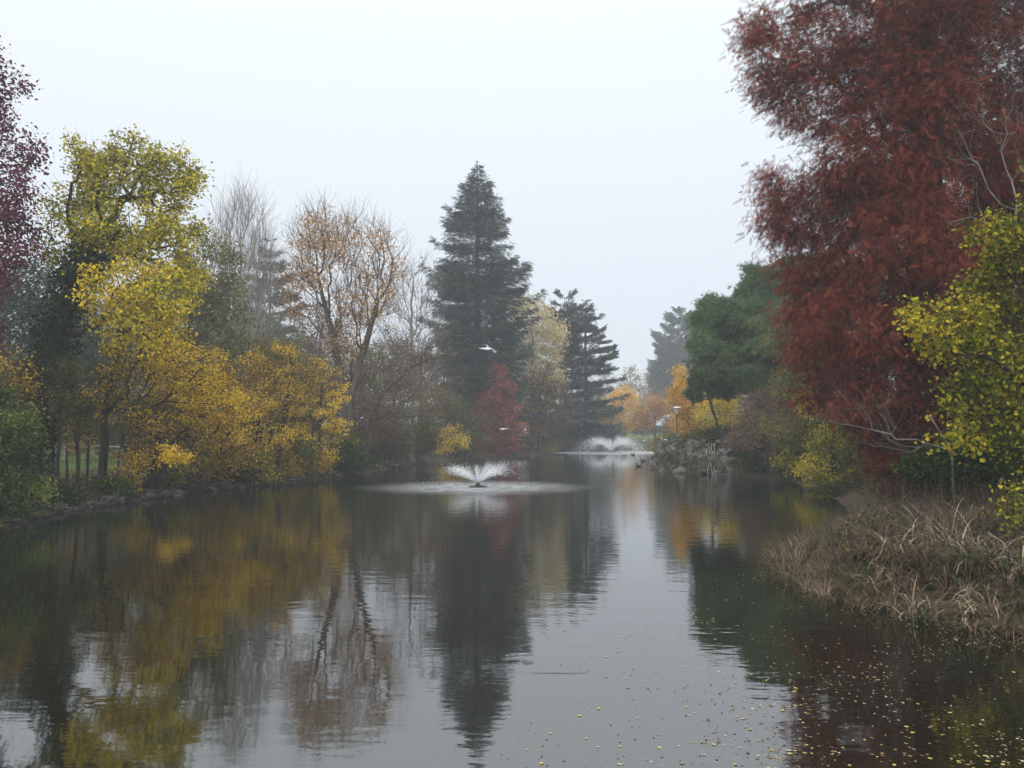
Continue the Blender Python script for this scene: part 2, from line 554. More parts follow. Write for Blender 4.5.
def tree(name, label, cat, D, px, lobes, mat, n_leaf=9000, size=.13, sigma=.3, tips=260, flat=.5, bark=BARK_BROWN, rt=.2,
         trunk=None, stems=None, group=None, seed=1, tpl=LEAF, hang=.3, tint=.4, spread=.45, twigs=1, twig_len=.7, thin=False,
         rmin=.012, bf=.35, bare_frac=0.0, ivy=0, layered=0.0, spray=None, base_y=None):
    """lobes: (px, py, rx, ry[, depth offset, tint offset, weight]) read off the photograph at distance D."""
    rg = np.random.default_rng(seed)
    while pond_dist(np.array([(at(px, YH, D).x, D)]))[0] < .45: D += .5
    bx = at(px, YH, D).x
    bz = gz(bx, D) - .08
    base = Vector((bx, D, bz))
    T, TT, LOB = [], [], []
    w = []
    for lb in lobes:
        lb = list(lb) + [0, 0, 1][len(lb) - 4:]
        w.append((lb[2] * lb[3] * min(lb[2], lb[3])) ** .75 * lb[6])
        LOB.append(lb)
    w = np.array(w) / sum(w)
    for lb, wi in zip(LOB, w):
        c = np.array(at(lb[0], lb[1], D + lb[4]) - base)
        kk = (D + lb[4]) / F_PX
        m = max(3, int(tips * wi))
        d = nrm(rg.normal(size=(m, 3)))
        r = rg.random(m) ** .28
        if layered:
            d[:, 2] = np.round(d[:, 2] / layered) * layered + rg.normal(size=m) * .06
        ry_ = lb[3] * kk
        q = c + d * r[:, None] * np.array([lb[2] * kk, min(lb[2], lb[3] * 1.3) * kk * .95, ry_])
        T.append(q)
        TT.append(np.full(m, lb[5]) + rg.normal(size=m) * .12)
    T = np.concatenate(T)
    TT = np.concatenate(TT)
    T[:, 2] = np.maximum(T[:, 2], .15)
    root = empty(name, base, label, cat, group)
    # trunk(s)
    if stems:
        paths = stems
    else:
        paths = [trunk or [(px, None), (px, lobes[0][1])]]
    own = np.zeros(len(T), int)
    trs = []
    for path in paths:
        pts = []
        for j, pt in enumerate(path):
            x_, y_ = pt[0], pt[1]
            ddp = pt[2] if len(pt) > 2 else 0
            if y_ is None:
                b = at(x_, YH, D + ddp)
                pts.append(np.array((b.x - bx, ddp, 0.0 if len(paths) == 1 else gz(b.x, b.y) - .08 - bz)))
            else:
                pts.append(np.array(at(x_, y_, D + ddp) - base))
        tr = [pts[0]]
        for a, b in zip(pts[:-1], pts[1:]):
            L = np.linalg.norm(b - a)
            m = max(2, int(L / .7))
            for s in range(1, m + 1):
                tr.append(a + (b - a) * s / m + rg.normal(size=3) * np.array([1, 1, .3]) * min(.05, L * .02))
        trs.append(np.array(tr))
    if len(trs) > 1:
        dist = np.stack([np.min(np.linalg.norm(T[:, None] - t[None, len(t) // 2:], axis=2), axis=1) for t in trs], 1)
        own = np.argmin(dist, 1)
    LP, LT, LD = [], [], []
    bV, bF, off = [], [], 0
    for si, tr in enumerate(trs):
        tp = T[own == si]
        tt = TT[own == si]
        if len(tp) < 2: tp, tt = T[:2], TT[:2]
        pos, par, cnt = skeleton(tr, tp, bf, seg=max(.35, .012 * D), rg=rg)
        nt_ = len(tr)
        total = cnt[0]
        rts = rt / math.sqrt(len(trs)) * (1.25 if len(trs) > 1 else 1)
        rad = np.maximum(rmin, rts * (cnt / total) ** .6)
        tr_rad = rad[:nt_].copy()
        hgt = np.linspace(0, 1, nt_)
        tr_rad = np.maximum(tr_rad, rts * (1 - .78 * hgt)) * (1 + .35 * np.exp(-hgt * 14))
        tr_rad[-1] = max(rad[min(nt_, len(rad) - 1)], tr_rad[-1] * .4)
        link('trunk', tube_mesh('trunk', tr, tr_rad, bark, 9, seed=seed + si), root)
        e = np.arange(nt_, len(pos))
        A, B = pos[par[e]], pos[e]
        V, F = tubes(A, B, np.minimum(rad[par[e]], rad[e] * 1.25), rad[e], 5)
        bV.append(V); bF.append(F + off); off += len(V)
        thin_i = e[cnt[e] <= 3]
        if twigs:
            ends = thin_i
            K = twigs
            A0 = np.repeat(pos[ends], K, 0)
            dirp = nrm(pos[ends] - pos[par[ends]])
            ctr = np.array([0, 0, T[:, 2].mean() * .5])
            d = nrm(np.repeat(dirp + nrm(pos[ends] - ctr) * .6, K, 0) + rg.normal(size=(len(A0), 3)) * .55 + np.array([0, 0, .35]))
            for s in range(3):
                Ls = twig_len * rg.uniform(.25, .45, (len(A0), 1))
                B0 = A0 + d * Ls
                r0, r1 = rmin * (.75 - .2 * s), rmin * (.55 - .2 * s)
                V, F = tubes(A0, B0, np.full(len(A0), r0), np.full(len(A0), r1), 3)
                bV.append(V); bF.append(F + off); off += len(V)
                A0 = B0
                d = nrm(d + rg.normal(size=d.shape) * .28 + np.array([0, 0, .12]))
        if n_leaf:
            ns = int(n_leaf * (own == si).mean())
            i = rg.integers(0, len(thin_i), ns)
            nodes = thin_i[i]
            # some twigs carry no leaves
            if bare_frac:
                alive = rg.random(len(pos)) > bare_frac
                nodes = nodes[alive[nodes]]
            f = rg.random((len(nodes), 1))
            P = pos[nodes] * f + pos[par[nodes]] * (1 - f)
            out = nrm(P - np.array([0, 0, T[:, 2].mean()]))
            P = P + rg.normal(size=P.shape) * np.array([1, 1, .55 if layered else .8]) * sigma
            # tint follows the nearest tip's lobe
            nodeT = np.zeros(len(pos))
            from_t = np.concatenate([np.argmin(np.linalg.norm(pos[ck][:, None] - tp[None], axis=2), 1) for ck in np.array_split(thin_i, len(thin_i) // 400 + 1)])
            nodeT[thin_i] = tt[from_t]
            LP.append(P); LT.append(nodeT[nodes]); LD.append(out)
    link('branches', np_mesh('branches', np.concatenate(bV), np.concatenate(bF), bark, smooth=True), root)
    if n_leaf:
        P, tt, out = np.concatenate(LP), np.concatenate(LT), np.concatenate(LD)
        keep = P[:, 2] > .02
        P, tt, out = P[keep], tt[keep], out[keep]
        V, F = shade_leaves(P, rg, tpl, size, flat, out * .7, hang)
        tn = np.clip(tint + tt + rg.normal(size=len(P)) * spread * .35, 0, 1)
        link('crown', np_mesh('crown', V, F, mat, np.repeat(tn, len(tpl[1]))), root)
    if ivy:
        tr = trs[0]
        i = rg.integers(0, len(tr) - 1, ivy)
        f = rg.random((ivy, 1))
        P = tr[i] * (1 - f) + tr[i + 1] * f
        o = nrm(rg.normal(size=(ivy, 3)) * np.array([1, 1, .1]))
        P = P + o * (rt * rg.uniform(.8, 2.4, (ivy, 1)))
        V, F = shade_leaves(P, rg, LEAF, .16, .1, o * .6, .6)
        link('ivy', np_mesh('ivy', V, F, IVY, np.repeat(rg.random(ivy), 2)), root)
    return root


# ------------------------------------------------------------------ conifers
def conifer(name, label, cat, loc, H, prof, mat, bark, n_br=160, z0=.08, rt=.35, spray=FIRSPRAY, n_spray=14000, size=.6, thick=.12,
            elev=(.25, -.25), droop=.18, tip_up=.1, tiers=0, irregular=.2, seed=1, group=None, hang=.1, lean=(0, 0)):
    rg = np.random.default_rng(seed)
    root = empty(name, loc, label, cat, group)
    n = 16
    tz = np.linspace(0, 1, n)
    tr = np.stack([lean[0] * tz ** 1.5 + rg.normal(size=n) * .02, lean[1] * tz ** 1.5, tz * H], 1)
    link('trunk', tube_mesh('trunk', tr, rt * (1.02 - tz) ** .9 + .015, bark, 9, seed=seed), root)
    u = np.sort(rg.random(n_br))
    zf = z0 + (1 - z0) * u
    if tiers:
        zt = np.round(zf * tiers) / tiers
        zf = zt + rg.normal(size=n_br) * .006
    zf = np.clip(zf, z0, .995)
    az = np.arange(n_br) * 2.39996 + rg.normal(size=n_br) * .4
    L = np.interp(zf, [p[0] for p in prof], [p[1] for p in prof]) * (1 + rg.normal(size=n_br) * irregular)
    L = np.maximum(L, .15)
    el = np.interp(zf, [0, 1], [elev[1], elev[0] + .5]) + rg.normal(size=n_br) * .08
    hx = np.interp(zf, tz, tr[:, 0]); hy = np.interp(zf, tz, tr[:, 1])

    def pt(i, t):
        r = L[i] * t
        z = zf[i] * H + L[i] * (el[i] * t - droop * t * t + tip_up * t ** 4)
        return np.stack([hx[i] + np.cos(az[i]) * r, hy[i] + np.sin(az[i]) * r, z], -1)
    bV, bF, off = [], [], 0
    ids = np.arange(n_br)
    for s in range(5):
        A, B = pt(ids, np.full(n_br, s / 5)), pt(ids, np.full(n_br, (s + 1) / 5))
        r0 = .012 * L + .012
        V, F = tubes(A, B, r0 * (1 - s / 5.5), r0 * (1 - (s + 1) / 5.5), 5)
        bV.append(V); bF.append(F + off); off += len(V)
    link('branches', np_mesh('branches', np.concatenate(bV), np.concatenate(bF), bark), root)
    w = L ** 1.6 + .15
    i = rg.choice(n_br, n_spray, p=w / w.sum())
    t = rg.random(n_spray) ** .6 * .98 + .04
    P = pt(i, t)
    wid = L[i] * .34 * np.sqrt(np.clip(1.02 - t, 0, 1)) + .12
    s = rg.uniform(-1, 1, n_spray)
    side = np.stack([-np.sin(az[i]), np.cos(az[i]), np.zeros(n_spray)], 1)
    rad = np.stack([np.cos(az[i]), np.sin(az[i]), np.zeros(n_spray)], 1)
    P = P + side * (s * wid)[:, None]
    P[:, 2] += rg.normal(size=n_spray) * thick - np.abs(s) * wid * .12
    X = rad * (1 - .5 * np.abs(s))[:, None] + side * (s * .9)[:, None] + rg.normal(size=(n_spray, 3)) * .2
    X[:, 2] += el[i] * .6 - hang
    N = rg.normal(size=(n_spray, 3)) * .35
    N[:, 2] += 1
    V, F = scatter(spray[0], spray[1], P, X, N, size * rg.uniform(.6, 1.25, n_spray))
    tone = rg.random(n_br)
    tn = np.clip(.5 * tone[i] + .5 * rg.random(n_spray), 0, 1)
    link('crown', np_mesh('crown', V, F, mat, np.repeat(tn, len(spray[1]))), root)
    return root


def base_at(px, D):
    x = at(px, YH, D).x
    return Vector((x, D, gz(x, D) - .1))


# ================================================================== THE LEFT BANK
# the tall purple conifer at the frame's left edge
tree('purple_cypress', 'tall purple-leaved tree cut by the left edge of the photo', 'tree', 30, -60,
     [(-5, 85, 30, 20, 1), (-25, 150, 70, 26, 0), (0, 190, 32, 16, -1), (-30, 225, 75, 25, 1), (5, 250, 32, 18, 0), (18, 215, 18, 12, 0), (10, 130, 16, 12, 0), (-40, 280, 60, 30),
      (-50, 60, 50, 50), (-60, -20, 40, 50), (-60, -80, 22, 40), (-34, 340, 30, 40, -1), (-60, 370, 50, 50), (-45, 110, 40, 40)],
     PURPLE, 30000, .14, .27, 480, .4, BARK_RED, .42, trunk=[(-60, None), (-60, 200), (-60, -90)], seed=3, hang=.5, tint=.4)

# grey-green tree behind it
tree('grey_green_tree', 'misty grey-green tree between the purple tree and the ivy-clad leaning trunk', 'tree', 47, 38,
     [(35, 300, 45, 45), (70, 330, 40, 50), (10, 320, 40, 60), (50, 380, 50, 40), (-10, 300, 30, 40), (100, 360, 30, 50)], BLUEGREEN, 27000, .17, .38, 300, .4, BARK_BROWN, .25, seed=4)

# the big leaning yellow-green tree, its trunk wrapped in ivy
tree('leaning_maple', 'large yellow-green tree with ivy-covered trunk leaning right over the left bank', 'tree', 33, 22,
     [(120, 175, 42, 34, 0, .0), (165, 180, 34, 36, 1, .05), (85, 165, 24, 28, 0, -.02), (185, 225, 24, 18, 1, .05), (85, 210, 38, 30, 1, 0),
      (120, 225, 50, 28, -1, .05), (60, 250, 24, 20, 0, -.1), (118, 290, 40, 34, -1.5, .28), (165, 290, 34, 34, -1, .2), (190, 270, 24, 22, 1, .1),
      (100, 250, 40, 24, 1, .1), (150, 330, 40, 26, -1, .26), (128, 150, 18, 18, 0, .0), (80, 150, 10, 16, 0, -.05), (185, 180, 18, 22, 0, .0),
      (150, 250, 40, 22, 0, .15)],
     YG, 30000, .14, .24, 560, .6, BARK, .4, trunk=[(22, None), (33, 440), (52, 350), (72, 285), (88, 262), (105, 225)], seed=5,
     hang=.4, tint=.4, spread=.6, ivy=7500, bare_frac=.15)

# low branches of yellow leaves in front of the lawn
tree('golden_maple', 'golden-leaved tree on a straight dark trunk beside the open lawn', 'tree', 36.5, 104,
     [(150, 350, 45, 30, 0, .0), (190, 365, 38, 26, -1, .2), (205, 395, 34, 22, -1, .15), (120, 385, 30, 22, 0, -.25), (160, 410, 40, 18, -1, -.1),
      (130, 345, 30, 26, 0, .05), (100, 400, 28, 18, 0, -.1), (170, 325, 26, 16, 0, .2)],
     GOLD, 15000, .13, .24, 330, .8, BARK, .17, trunk=[(104, None), (104, 420), (112, 370), (128, 330)], seed=6, tint=.42, layered=.5, spread=1., bare_frac=.25)
tree('forked_ochre_tree', 'forked ochre tree with bright yellow lower spray right of the straight dark trunk', 'tree', 38, 152,
     [(178, 452, 22, 14, -3, .45), (160, 420, 36, 22, 0, -.1), (200, 430, 34, 20, 0, 0), (185, 395, 40, 20, 0, .1), (230, 415, 26, 20, 0, .2), (140, 455, 24, 18, 0, -.1)],
     OCHRE, 13000, .12, .2, 260, .7, BARK, .16, stems=[[(150, None), (158, 440), (170, 380)], [(155, None), (170, 450), (205, 410)]], seed=7, tint=.45, layered=.4, spread=.7, bare_frac=.2)
tree('yellow_streamside_bush', 'small yellow bush at the water edge just right of the straight dark trunk', 'shrub', 33.6, 132,
     [(132, 470, 14, 12, 0, .2), (126, 484, 12, 10, 0, .1), (140, 455, 9, 12, 0, .1)], GOLD, 750, .1, .22, 60, .5, BARK, .03, seed=8, tint=.6)
tree('slim_ochre_tree', 'slim ochre tree with a low yellow tier of leaves leaning toward the water', 'tree', 42, 205,
     [(232, 430, 26, 12, -1, .35), (215, 395, 30, 22, 0, .1), (245, 455, 20, 14, 0, 0), (225, 445, 26, 10, 0, .4), (205, 365, 24, 22, 0, 0), (250, 400, 26, 20, 0, .15)],
     OCHRE, 9500, .12, .2, 220, .8, BARK, .13, stems=[[(200, None), (215, 440), (225, 380)], [(212, None), (228, 430), (245, 400)]], seed=9, tint=.5, layered=.4, spread=.7, bare_frac=.3)
tree('tiered_yellow_maple', 'bright yellow tiered maple with thin stems left of the arching bare tree', 'tree', 46, 322,
     [(325, 405, 24, 14, 0, .3), (332, 425, 20, 10, 0, .2), (312, 430, 26, 12, 0, .2), (300, 400, 24, 18, 0, .05), (325, 452, 18, 10, 0, .3), (320, 375, 20, 20, 0, -.05), (338, 395, 12, 14, 0, .3)],
     GOLD, 8500, .12, .17, 200, .9, BARK, .1, stems=[[(318, None), (320, 420), (322, 380)], [(326, None), (332, 430), (330, 390)]], seed=10, tint=.5, layered=.4, spread=.6, bare_frac=.3)
tree('mottled_yellow_maple', 'mottled brown and yellow maple over the stony waterline at left centre', 'tree', 43, 268,
     [(268, 400, 34, 24, 0, 0), (285, 435, 28, 14, -1, .3), (250, 380, 26, 24, 0, -.1), (262, 440, 26, 14, 0, .2), (295, 385, 24, 24, 0, -.1), (275, 360, 26, 20, 0, 0)],
     OCHRE, 12500, .12, .19, 280, .8, BARK, .15, stems=[[(262, None), (258, 430), (255, 380)], [(275, None), (284, 430), (290, 380)]], seed=11, tint=.48, layered=.4, spread=.75, bare_frac=.3)

# olive tree between
tree('olive_tree', 'tall olive-green tree behind the golden maple', 'tree', 52, 190,
     [(205, 270, 34, 40, 0, .05), (180, 310, 36, 40), (220, 330, 30, 40, 0, -.05), (200, 370, 40, 40, 0, -.1), (232, 300, 18, 26)],
     OLIVE, 19000, .16, .35, 300, .4, BARK_BROWN, .26, seed=12, tint=.5)
tree('green_gold_tree', 'green and gold tree below the bare white tree', 'tree', 56, 262,
     [(262, 355, 34, 26, 0, .15), (240, 380, 34, 30, 0, 0), (290, 375, 32, 32, 0, .1), (270, 410, 40, 28, 0, -.1)], OLIVE, 16000, .16, .3, 280, .5, BARK_BROWN, .2, seed=13, tint=.65)

# bare tall pale tree
tree('bare_pale_tree', 'tall leafless whitish tree with upright twigs behind the olive tree', 'tree', 62, 240,
     [(242, 250, 30, 52, 0), (225, 290, 22, 40), (262, 275, 20, 40), (242, 330, 30, 30)], BROWN, 0, bark=BARK_PALE, rt=.26, tips=330, bf=.9,
     stems=[[(238, None), (239, 380), (240, 300), (242, 230)], [(246, None), (249, 380), (256, 290)]], twigs=4, twig_len=2.6, rmin=.02, seed=14)
# dark hazy conifer behind it
conifer('hazy_conifer', 'hazy dark conifer half hidden behind the bare whitish tree', 'tree', base_at(268, 118), 28, [(0, 5), (.5, 3.8), (.8, 2.2), (1, .3)],
        FIR, BARK_BROWN, 110, .1, .35, CEDARSPRAY, 7000, .9, .12, tiers=13, seed=15)

# peach-leaved tall tree with long arching limbs
tree('peach_leaved_tree', 'tall sparse tree with peach leaves at the top of spreading limbs', 'tree', 56, 346,
     [(312, 240, 26, 28, 0, .1), (355, 240, 36, 26, 0, .1), (385, 265, 22, 30, 0, 0), (330, 280, 40, 28, 0, 0), (372, 300, 28, 24, 0, .2), (300, 290, 20, 30, 0, -.1),
      (345, 330, 30, 30, 0, -.1), (318, 215, 12, 12, 0, .1)],
     PEACH, 15000, .15, .34, 460, .4, BARK_BROWN, .27, stems=[[(346, None), (345, 390), (328, 320), (316, 270)], [(349, None), (350, 400), (368, 340), (378, 290)]],
     twigs=4, twig_len=1.6, rmin=.015, bf=.6, seed=16, tint=.45, bare_frac=.3)
tree('arching_limb_tree', 'brown-leaved tree with a long limb arching right toward the big fir', 'tree', 54, 362,
     [(400, 365, 40, 20, 0, 0), (440, 355, 26, 12, 0, 0), (380, 395, 40, 26, 0, 0), (420, 400, 34, 24), (350, 370, 26, 26)],
     BROWN, 9000, .14, .3, 260, .5, BARK_BROWN, .2, stems=[[(362, None), (378, 400), (410, 368), (448, 352)], [(358, None), (352, 400), (350, 360)]],
     twigs=2, twig_len=1.2, seed=17, tint=.45, bare_frac=.35, rmin=.016)
tree('bare_birch', 'thin pale leafless tree standing left of the big fir', 'tree', 64, 413,
     [(412, 290, 30, 34, 0), (395, 330, 20, 30), (432, 320, 22, 30), (413, 370, 30, 26)], PEACH, 900, .13, .3, bark=BARK_GREY, rt=.2, tips=240, bf=.7,
     trunk=[(413, None), (413, 400), (412, 330), (412, 270)], twigs=3, twig_len=1.9, rmin=.016, seed=18, bare_frac=.4)

# shrubs and small trees of the lower storey, left bank
tree('green_bank_shrub', 'large yellow-green shrub filling the lower left corner of the bank', 'shrub', 26.5, 2,
     [(8, 440, 30, 30, 0, 0), (-20, 480, 40, 34, 0, -.1), (22, 420, 18, 16, 0, .15), (20, 488, 26, 22, 0, -.1), (-20, 400, 30, 26), (2, 510, 22, 14, 0, -.1), (42, 492, 9, 12, 0, .3)],
     GREEN, 21000, .11, .22, 340, .5, BARK, .12, seed=20, tint=.45, spread=.6)
tree('rusty_sapling', 'rusty-leaved sapling at the foot of the purple tree', 'tree', 29, -14,
     [(0, 370, 26, 26, 0, .1), (8, 395, 22, 18, 0, .1)], OCHRE, 1600, .12, .3, 110, .5, BARK, .08, seed=21, tint=.2)
for i, (px, D, ky, ttl) in enumerate([(62, 31.5, 380, 'thin dark sapling between the ivy-clad trunk and the lawn, left of two'),
                                      (78, 33.5, 395, 'thin dark sapling standing on the bank in front of the lawn')]):
    tree('thin_sapling', ttl, 'tree', D, px, [(px, ky, 14, 26), (px + 6, ky + 25, 12, 16)], OLIVE, 1200, .11, .2, 60, .5, BARK, .07, seed=22 + i, tint=.3)
rgs = random.Random(31)
for i in range(16):
    px, D = 30 + i * 20 + rgs.uniform(-8, 8), 32 + i * 1.15 + rgs.uniform(0, 3)
    ky = 385 + rgs.uniform(-15, 25)
    tree('thin_sapling', 'thin dark-stemmed sapling among the trees of the left bank', 'tree', D, px, [(px + rgs.uniform(-8, 8), ky, 12, 26), (px + rgs.uniform(-14, 14), ky + 32, 14, 16)],
         [OLIVE, OCHRE][i % 2], 900, .1, .22, 50, .5, BARK, .05, seed=220 + i, tint=.35, twigs=1, twig_len=.7, rmin=.008, group='thin saplings on the left bank',
         trunk=[(px, None), (px + rgs.uniform(-5, 5), 430), (px + rgs.uniform(-10, 10), ky)])
specs = [
    (118, 34, [(118, 485, 12, 8), (100, 488, 12, 7)], 'low green seedlings at the water edge left of the yellow streamside bush', GREEN, 1800, .5),
    (170, 36, [(166, 474, 14, 10), (178, 466, 10, 12)], 'thin yellow-green bush hanging over the water under the forked tree', YG, 2200, .35),
    (196, 38.5, [(196, 470, 14, 12), (206, 458, 12, 14)], 'upright olive and gold bush beside the forked tree', GOLD, 2300, .25),
    (222, 40, [(222, 466, 14, 11), (232, 452, 12, 14)], 'wispy golden bush below the slim ochre tree', GOLD, 2200, .4),
    (255, 42, [(252, 462, 14, 14), (262, 474, 16, 8)], 'yellow-green bush under the mottled maple', YG, 2600, .3),
    (286, 44, [(286, 466, 16, 9), (280, 452, 12, 14)], 'russet and gold bush under the mottled maple', OCHRE, 2600, .45),
    (318, 46.5, [(318, 462, 14, 11), (308, 470, 14, 7)], 'golden bush at the foot of the tiered yellow maple', GOLD, 2200, .45),
    (352, 51, [(350, 452, 12, 14), (345, 440, 8, 12)], 'slender yellow-green bush right of the tiered yellow maple', YG, 2600, .3),
    (60, 30, [(60, 500, 16, 8), (45, 506, 12, 8)], 'low dark green bush at the water edge below the lawn', GREEN, 2600, .15),
    (175, 36.5, [(175, 480, 26, 12, 0, .0), (160, 488, 14, 8)], 'brown dying bush under the bright yellow spray', BROWN, 4200, .2),
    (235, 41, [(235, 468, 20, 12, 0, 0), (215, 478, 14, 8)], 'dull olive bush under the slim ochre tree', OLIVE, 3800, .35),
    (300, 46, [(300, 455, 20, 16, 0, 0), (285, 465, 16, 10)], 'brown-green bush under the tiered yellow maple', OLIVE, 4000, .5),
    (345, 50, [(345, 455, 16, 14), (360, 462, 14, 8)], 'dark green bush at the foot of the peach-leaved tree', GREEN, 4200, .2),
    (385, 55, [(385, 440, 22, 18, 0, 0), (372, 455, 14, 10), (400, 452, 12, 10)], 'dark reddish-brown thicket left of the bare birch', BROWN, 5400, .2),
    (412, 62, [(395, 425, 26, 24), (425, 432, 22, 20), (412, 448, 26, 10)], 'green-brown shrub around the foot of the bare birch', OLIVE, 6500, .3),
    (452, 68, [(450, 440, 18, 9, 0, .4), (440, 447, 14, 8, 0, .35), (466, 446, 8, 5, 0, .2), (430, 436, 12, 8, 0, .1), (455, 430, 8, 6, 0, .2)], 'bright yellow shrub left of the red tree', GOLD, 2600, .5),
    (465, 76, [(460, 425, 26, 26), (440, 410, 22, 22), (475, 445, 20, 12)], 'olive shrub below the big fir', OLIVE, 7000, .4),
    (330, 60, [(320, 410, 34, 30), (360, 420, 34, 26), (300, 430, 26, 20)], 'broad brown shrub behind the tiered yellow maple', BROWN, 9500, .4),
    (248, 58, [(240, 430, 34, 26), (280, 435, 30, 24), (210, 440, 26, 20)], 'broad dull green shrub behind the mottled maple', OLIVE, 9500, .3),
    (140, 56, [(120, 420, 40, 30), (160, 430, 40, 26)], 'dark olive shrub behind the forked ochre tree', OLIVE, 9500, .2),
    (20, 50, [(10, 410, 34, 34), (35, 430, 26, 22)], 'dark green shrub behind the ivy-clad trunk', GREEN, 9500, .2),
]
for i, (px, D, lb, ttl, mt, n, tn) in enumerate(specs):
    tree('bush', ttl, 'shrub', D, px, lb, mt, n, .10 + D * .0008, .2 + D * .001, max(70, n // 40), .5, BARK, .06, seed=40 + i, tint=tn, spread=.6, twigs=1, twig_len=.9, rmin=.01,
         group='bushes along the left bank')

# ================================================================== ACROSS THE POND
conifer('giant_fir', 'tall dark pointed fir towering over the middle of the pond', 'tree', base_at(477, 92), 31.2,
        [(0, 3.6), (.1, 4.5), (.3, 4.7), (.45, 5.0), (.6, 4.8), (.72, 3.7), (.85, 2.1), (.94, .9), (1, .1)],
        FIR, BARK_BROWN, 520, .06, .55, FIRSPRAY, 50000, .52, .2, elev=(-.15, -.25), droop=.22, tip_up=.25, irregular=.17, seed=60, hang=.25)
tree('red_tree', 'dark red conical tree at the water edge in front of the big fir', 'tree', 80, 499,
     [(497, 372, 8, 11, 0, .15), (503, 388, 13, 10, 0, .1), (490, 400, 14, 12, 0, .05), (509, 408, 13, 12, 0, 0), (480, 420, 12, 12, 0, 0), (500, 425, 18, 14, 0, -.1), (515, 432, 10, 14, 0, 0), (487, 440, 18, 12, 0, -.2), (508, 446, 14, 9, 0, -.2)],
     RED, 17000, .17, .36, 300, .3, BARK, .14, trunk=[(498, None), (499, 420), (500, 368)], seed=61, tint=.5, hang=.6, spread=.8, bare_frac=.15)
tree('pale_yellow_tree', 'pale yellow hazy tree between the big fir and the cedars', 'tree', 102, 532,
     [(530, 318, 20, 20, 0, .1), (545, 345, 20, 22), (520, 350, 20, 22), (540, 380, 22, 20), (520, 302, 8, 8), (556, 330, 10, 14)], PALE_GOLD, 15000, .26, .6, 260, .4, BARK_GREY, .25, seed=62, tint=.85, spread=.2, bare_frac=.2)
prof_c = [(0, 5.2), (.25, 5.2), (.45, 3.9), (.7, 3.0), (.85, 1.9), (1, .25)]
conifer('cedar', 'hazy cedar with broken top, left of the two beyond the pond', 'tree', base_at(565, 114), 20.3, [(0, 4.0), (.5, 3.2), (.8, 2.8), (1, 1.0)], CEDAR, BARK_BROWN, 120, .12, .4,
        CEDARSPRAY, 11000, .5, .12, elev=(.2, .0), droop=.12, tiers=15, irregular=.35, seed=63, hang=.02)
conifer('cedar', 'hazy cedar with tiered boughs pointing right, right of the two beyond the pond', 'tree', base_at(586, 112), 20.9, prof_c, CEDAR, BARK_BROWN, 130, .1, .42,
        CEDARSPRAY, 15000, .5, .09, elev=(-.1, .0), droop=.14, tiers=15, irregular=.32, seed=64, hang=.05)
tree('low_cedar', 'dark rounded conifer spreading low beneath the two cedars', 'tree', 108, 588,
     [(590, 405, 24, 24), (570, 420, 26, 22), (605, 425, 18, 18), (585, 440, 34, 10), (550, 430, 20, 18)], CEDAR, 13000, .3, .5, 260, .5, BARK_BROWN, .3, seed=65, tint=.4, tpl=FIRSPRAY)
tree('brown_tree', 'grey-brown tree between the red tree and the cedars', 'tree', 96, 540,
     [(545, 385, 20, 22), (530, 405, 18, 24), (555, 410, 18, 24), (540, 430, 22, 16)], BROWN, 10500, .2, .4, 220, .4, BARK_BROWN, .2, seed=66, tint=.35)
tree('orange_sapling', 'small orange tree at the shore left of the cedars', 'tree', 92, 542,
     [(542, 412, 8, 12, 0, .1), (540, 428, 7, 9)], ORANGE, 1800, .2, .25, 70, .4, BARK_BROWN, .08, seed=67, tint=.35)
tree('shore_willow_scrub', 'pale green scrub at the far waterline right of the red tree', 'shrub', 88, 540,
     [(530, 447, 16, 6, 0, 0), (550, 447, 14, 5), (515, 449, 10, 5)], OLIVE, 4500, .15, .2, 90, .2, BARK, .05, seed=68, tint=.85, hang=-.6, tpl=NARROW)
tree('far_orange_tree', 'orange tree on the far lawn right of the cedars', 'tree', 140, 622,
     [(622, 400, 16, 14, 0, .1), (610, 415, 12, 12), (630, 418, 12, 12)], ORANGE, 6500, .28, .5, 160, .4, BARK_BROWN, .2, seed=69, tint=.5)
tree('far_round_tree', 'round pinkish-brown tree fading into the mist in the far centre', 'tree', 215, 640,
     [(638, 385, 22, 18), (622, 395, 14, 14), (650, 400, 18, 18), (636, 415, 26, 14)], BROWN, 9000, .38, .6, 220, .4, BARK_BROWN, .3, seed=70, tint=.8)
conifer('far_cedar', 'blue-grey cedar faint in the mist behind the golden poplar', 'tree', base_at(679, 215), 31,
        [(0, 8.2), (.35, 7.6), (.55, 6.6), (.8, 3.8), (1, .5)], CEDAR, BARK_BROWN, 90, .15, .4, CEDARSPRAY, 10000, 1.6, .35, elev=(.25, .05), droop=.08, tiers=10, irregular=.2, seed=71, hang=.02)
tree('far_russet_tree', 'russet tree on the far bank left of the lamp post', 'tree', 122, 655,
     [(655, 405, 16, 12), (645, 418, 12, 12), (668, 415, 12, 14)], ORANGE, 6000, .24, .4, 150, .4, BARK_BROWN, .18, seed=72, tint=.15)
tree('far_dark_hedge', 'low dark hedge at the back of the far lawn', 'hedge', 150, 625,
     [(600, 429, 18, 5), (625, 429, 18, 5), (650, 429, 18, 5), (672, 428, 14, 6)], CEDAR, 6500, .3, .4, 160, .4, BARK_BROWN, .1, seed=73, tint=.3)

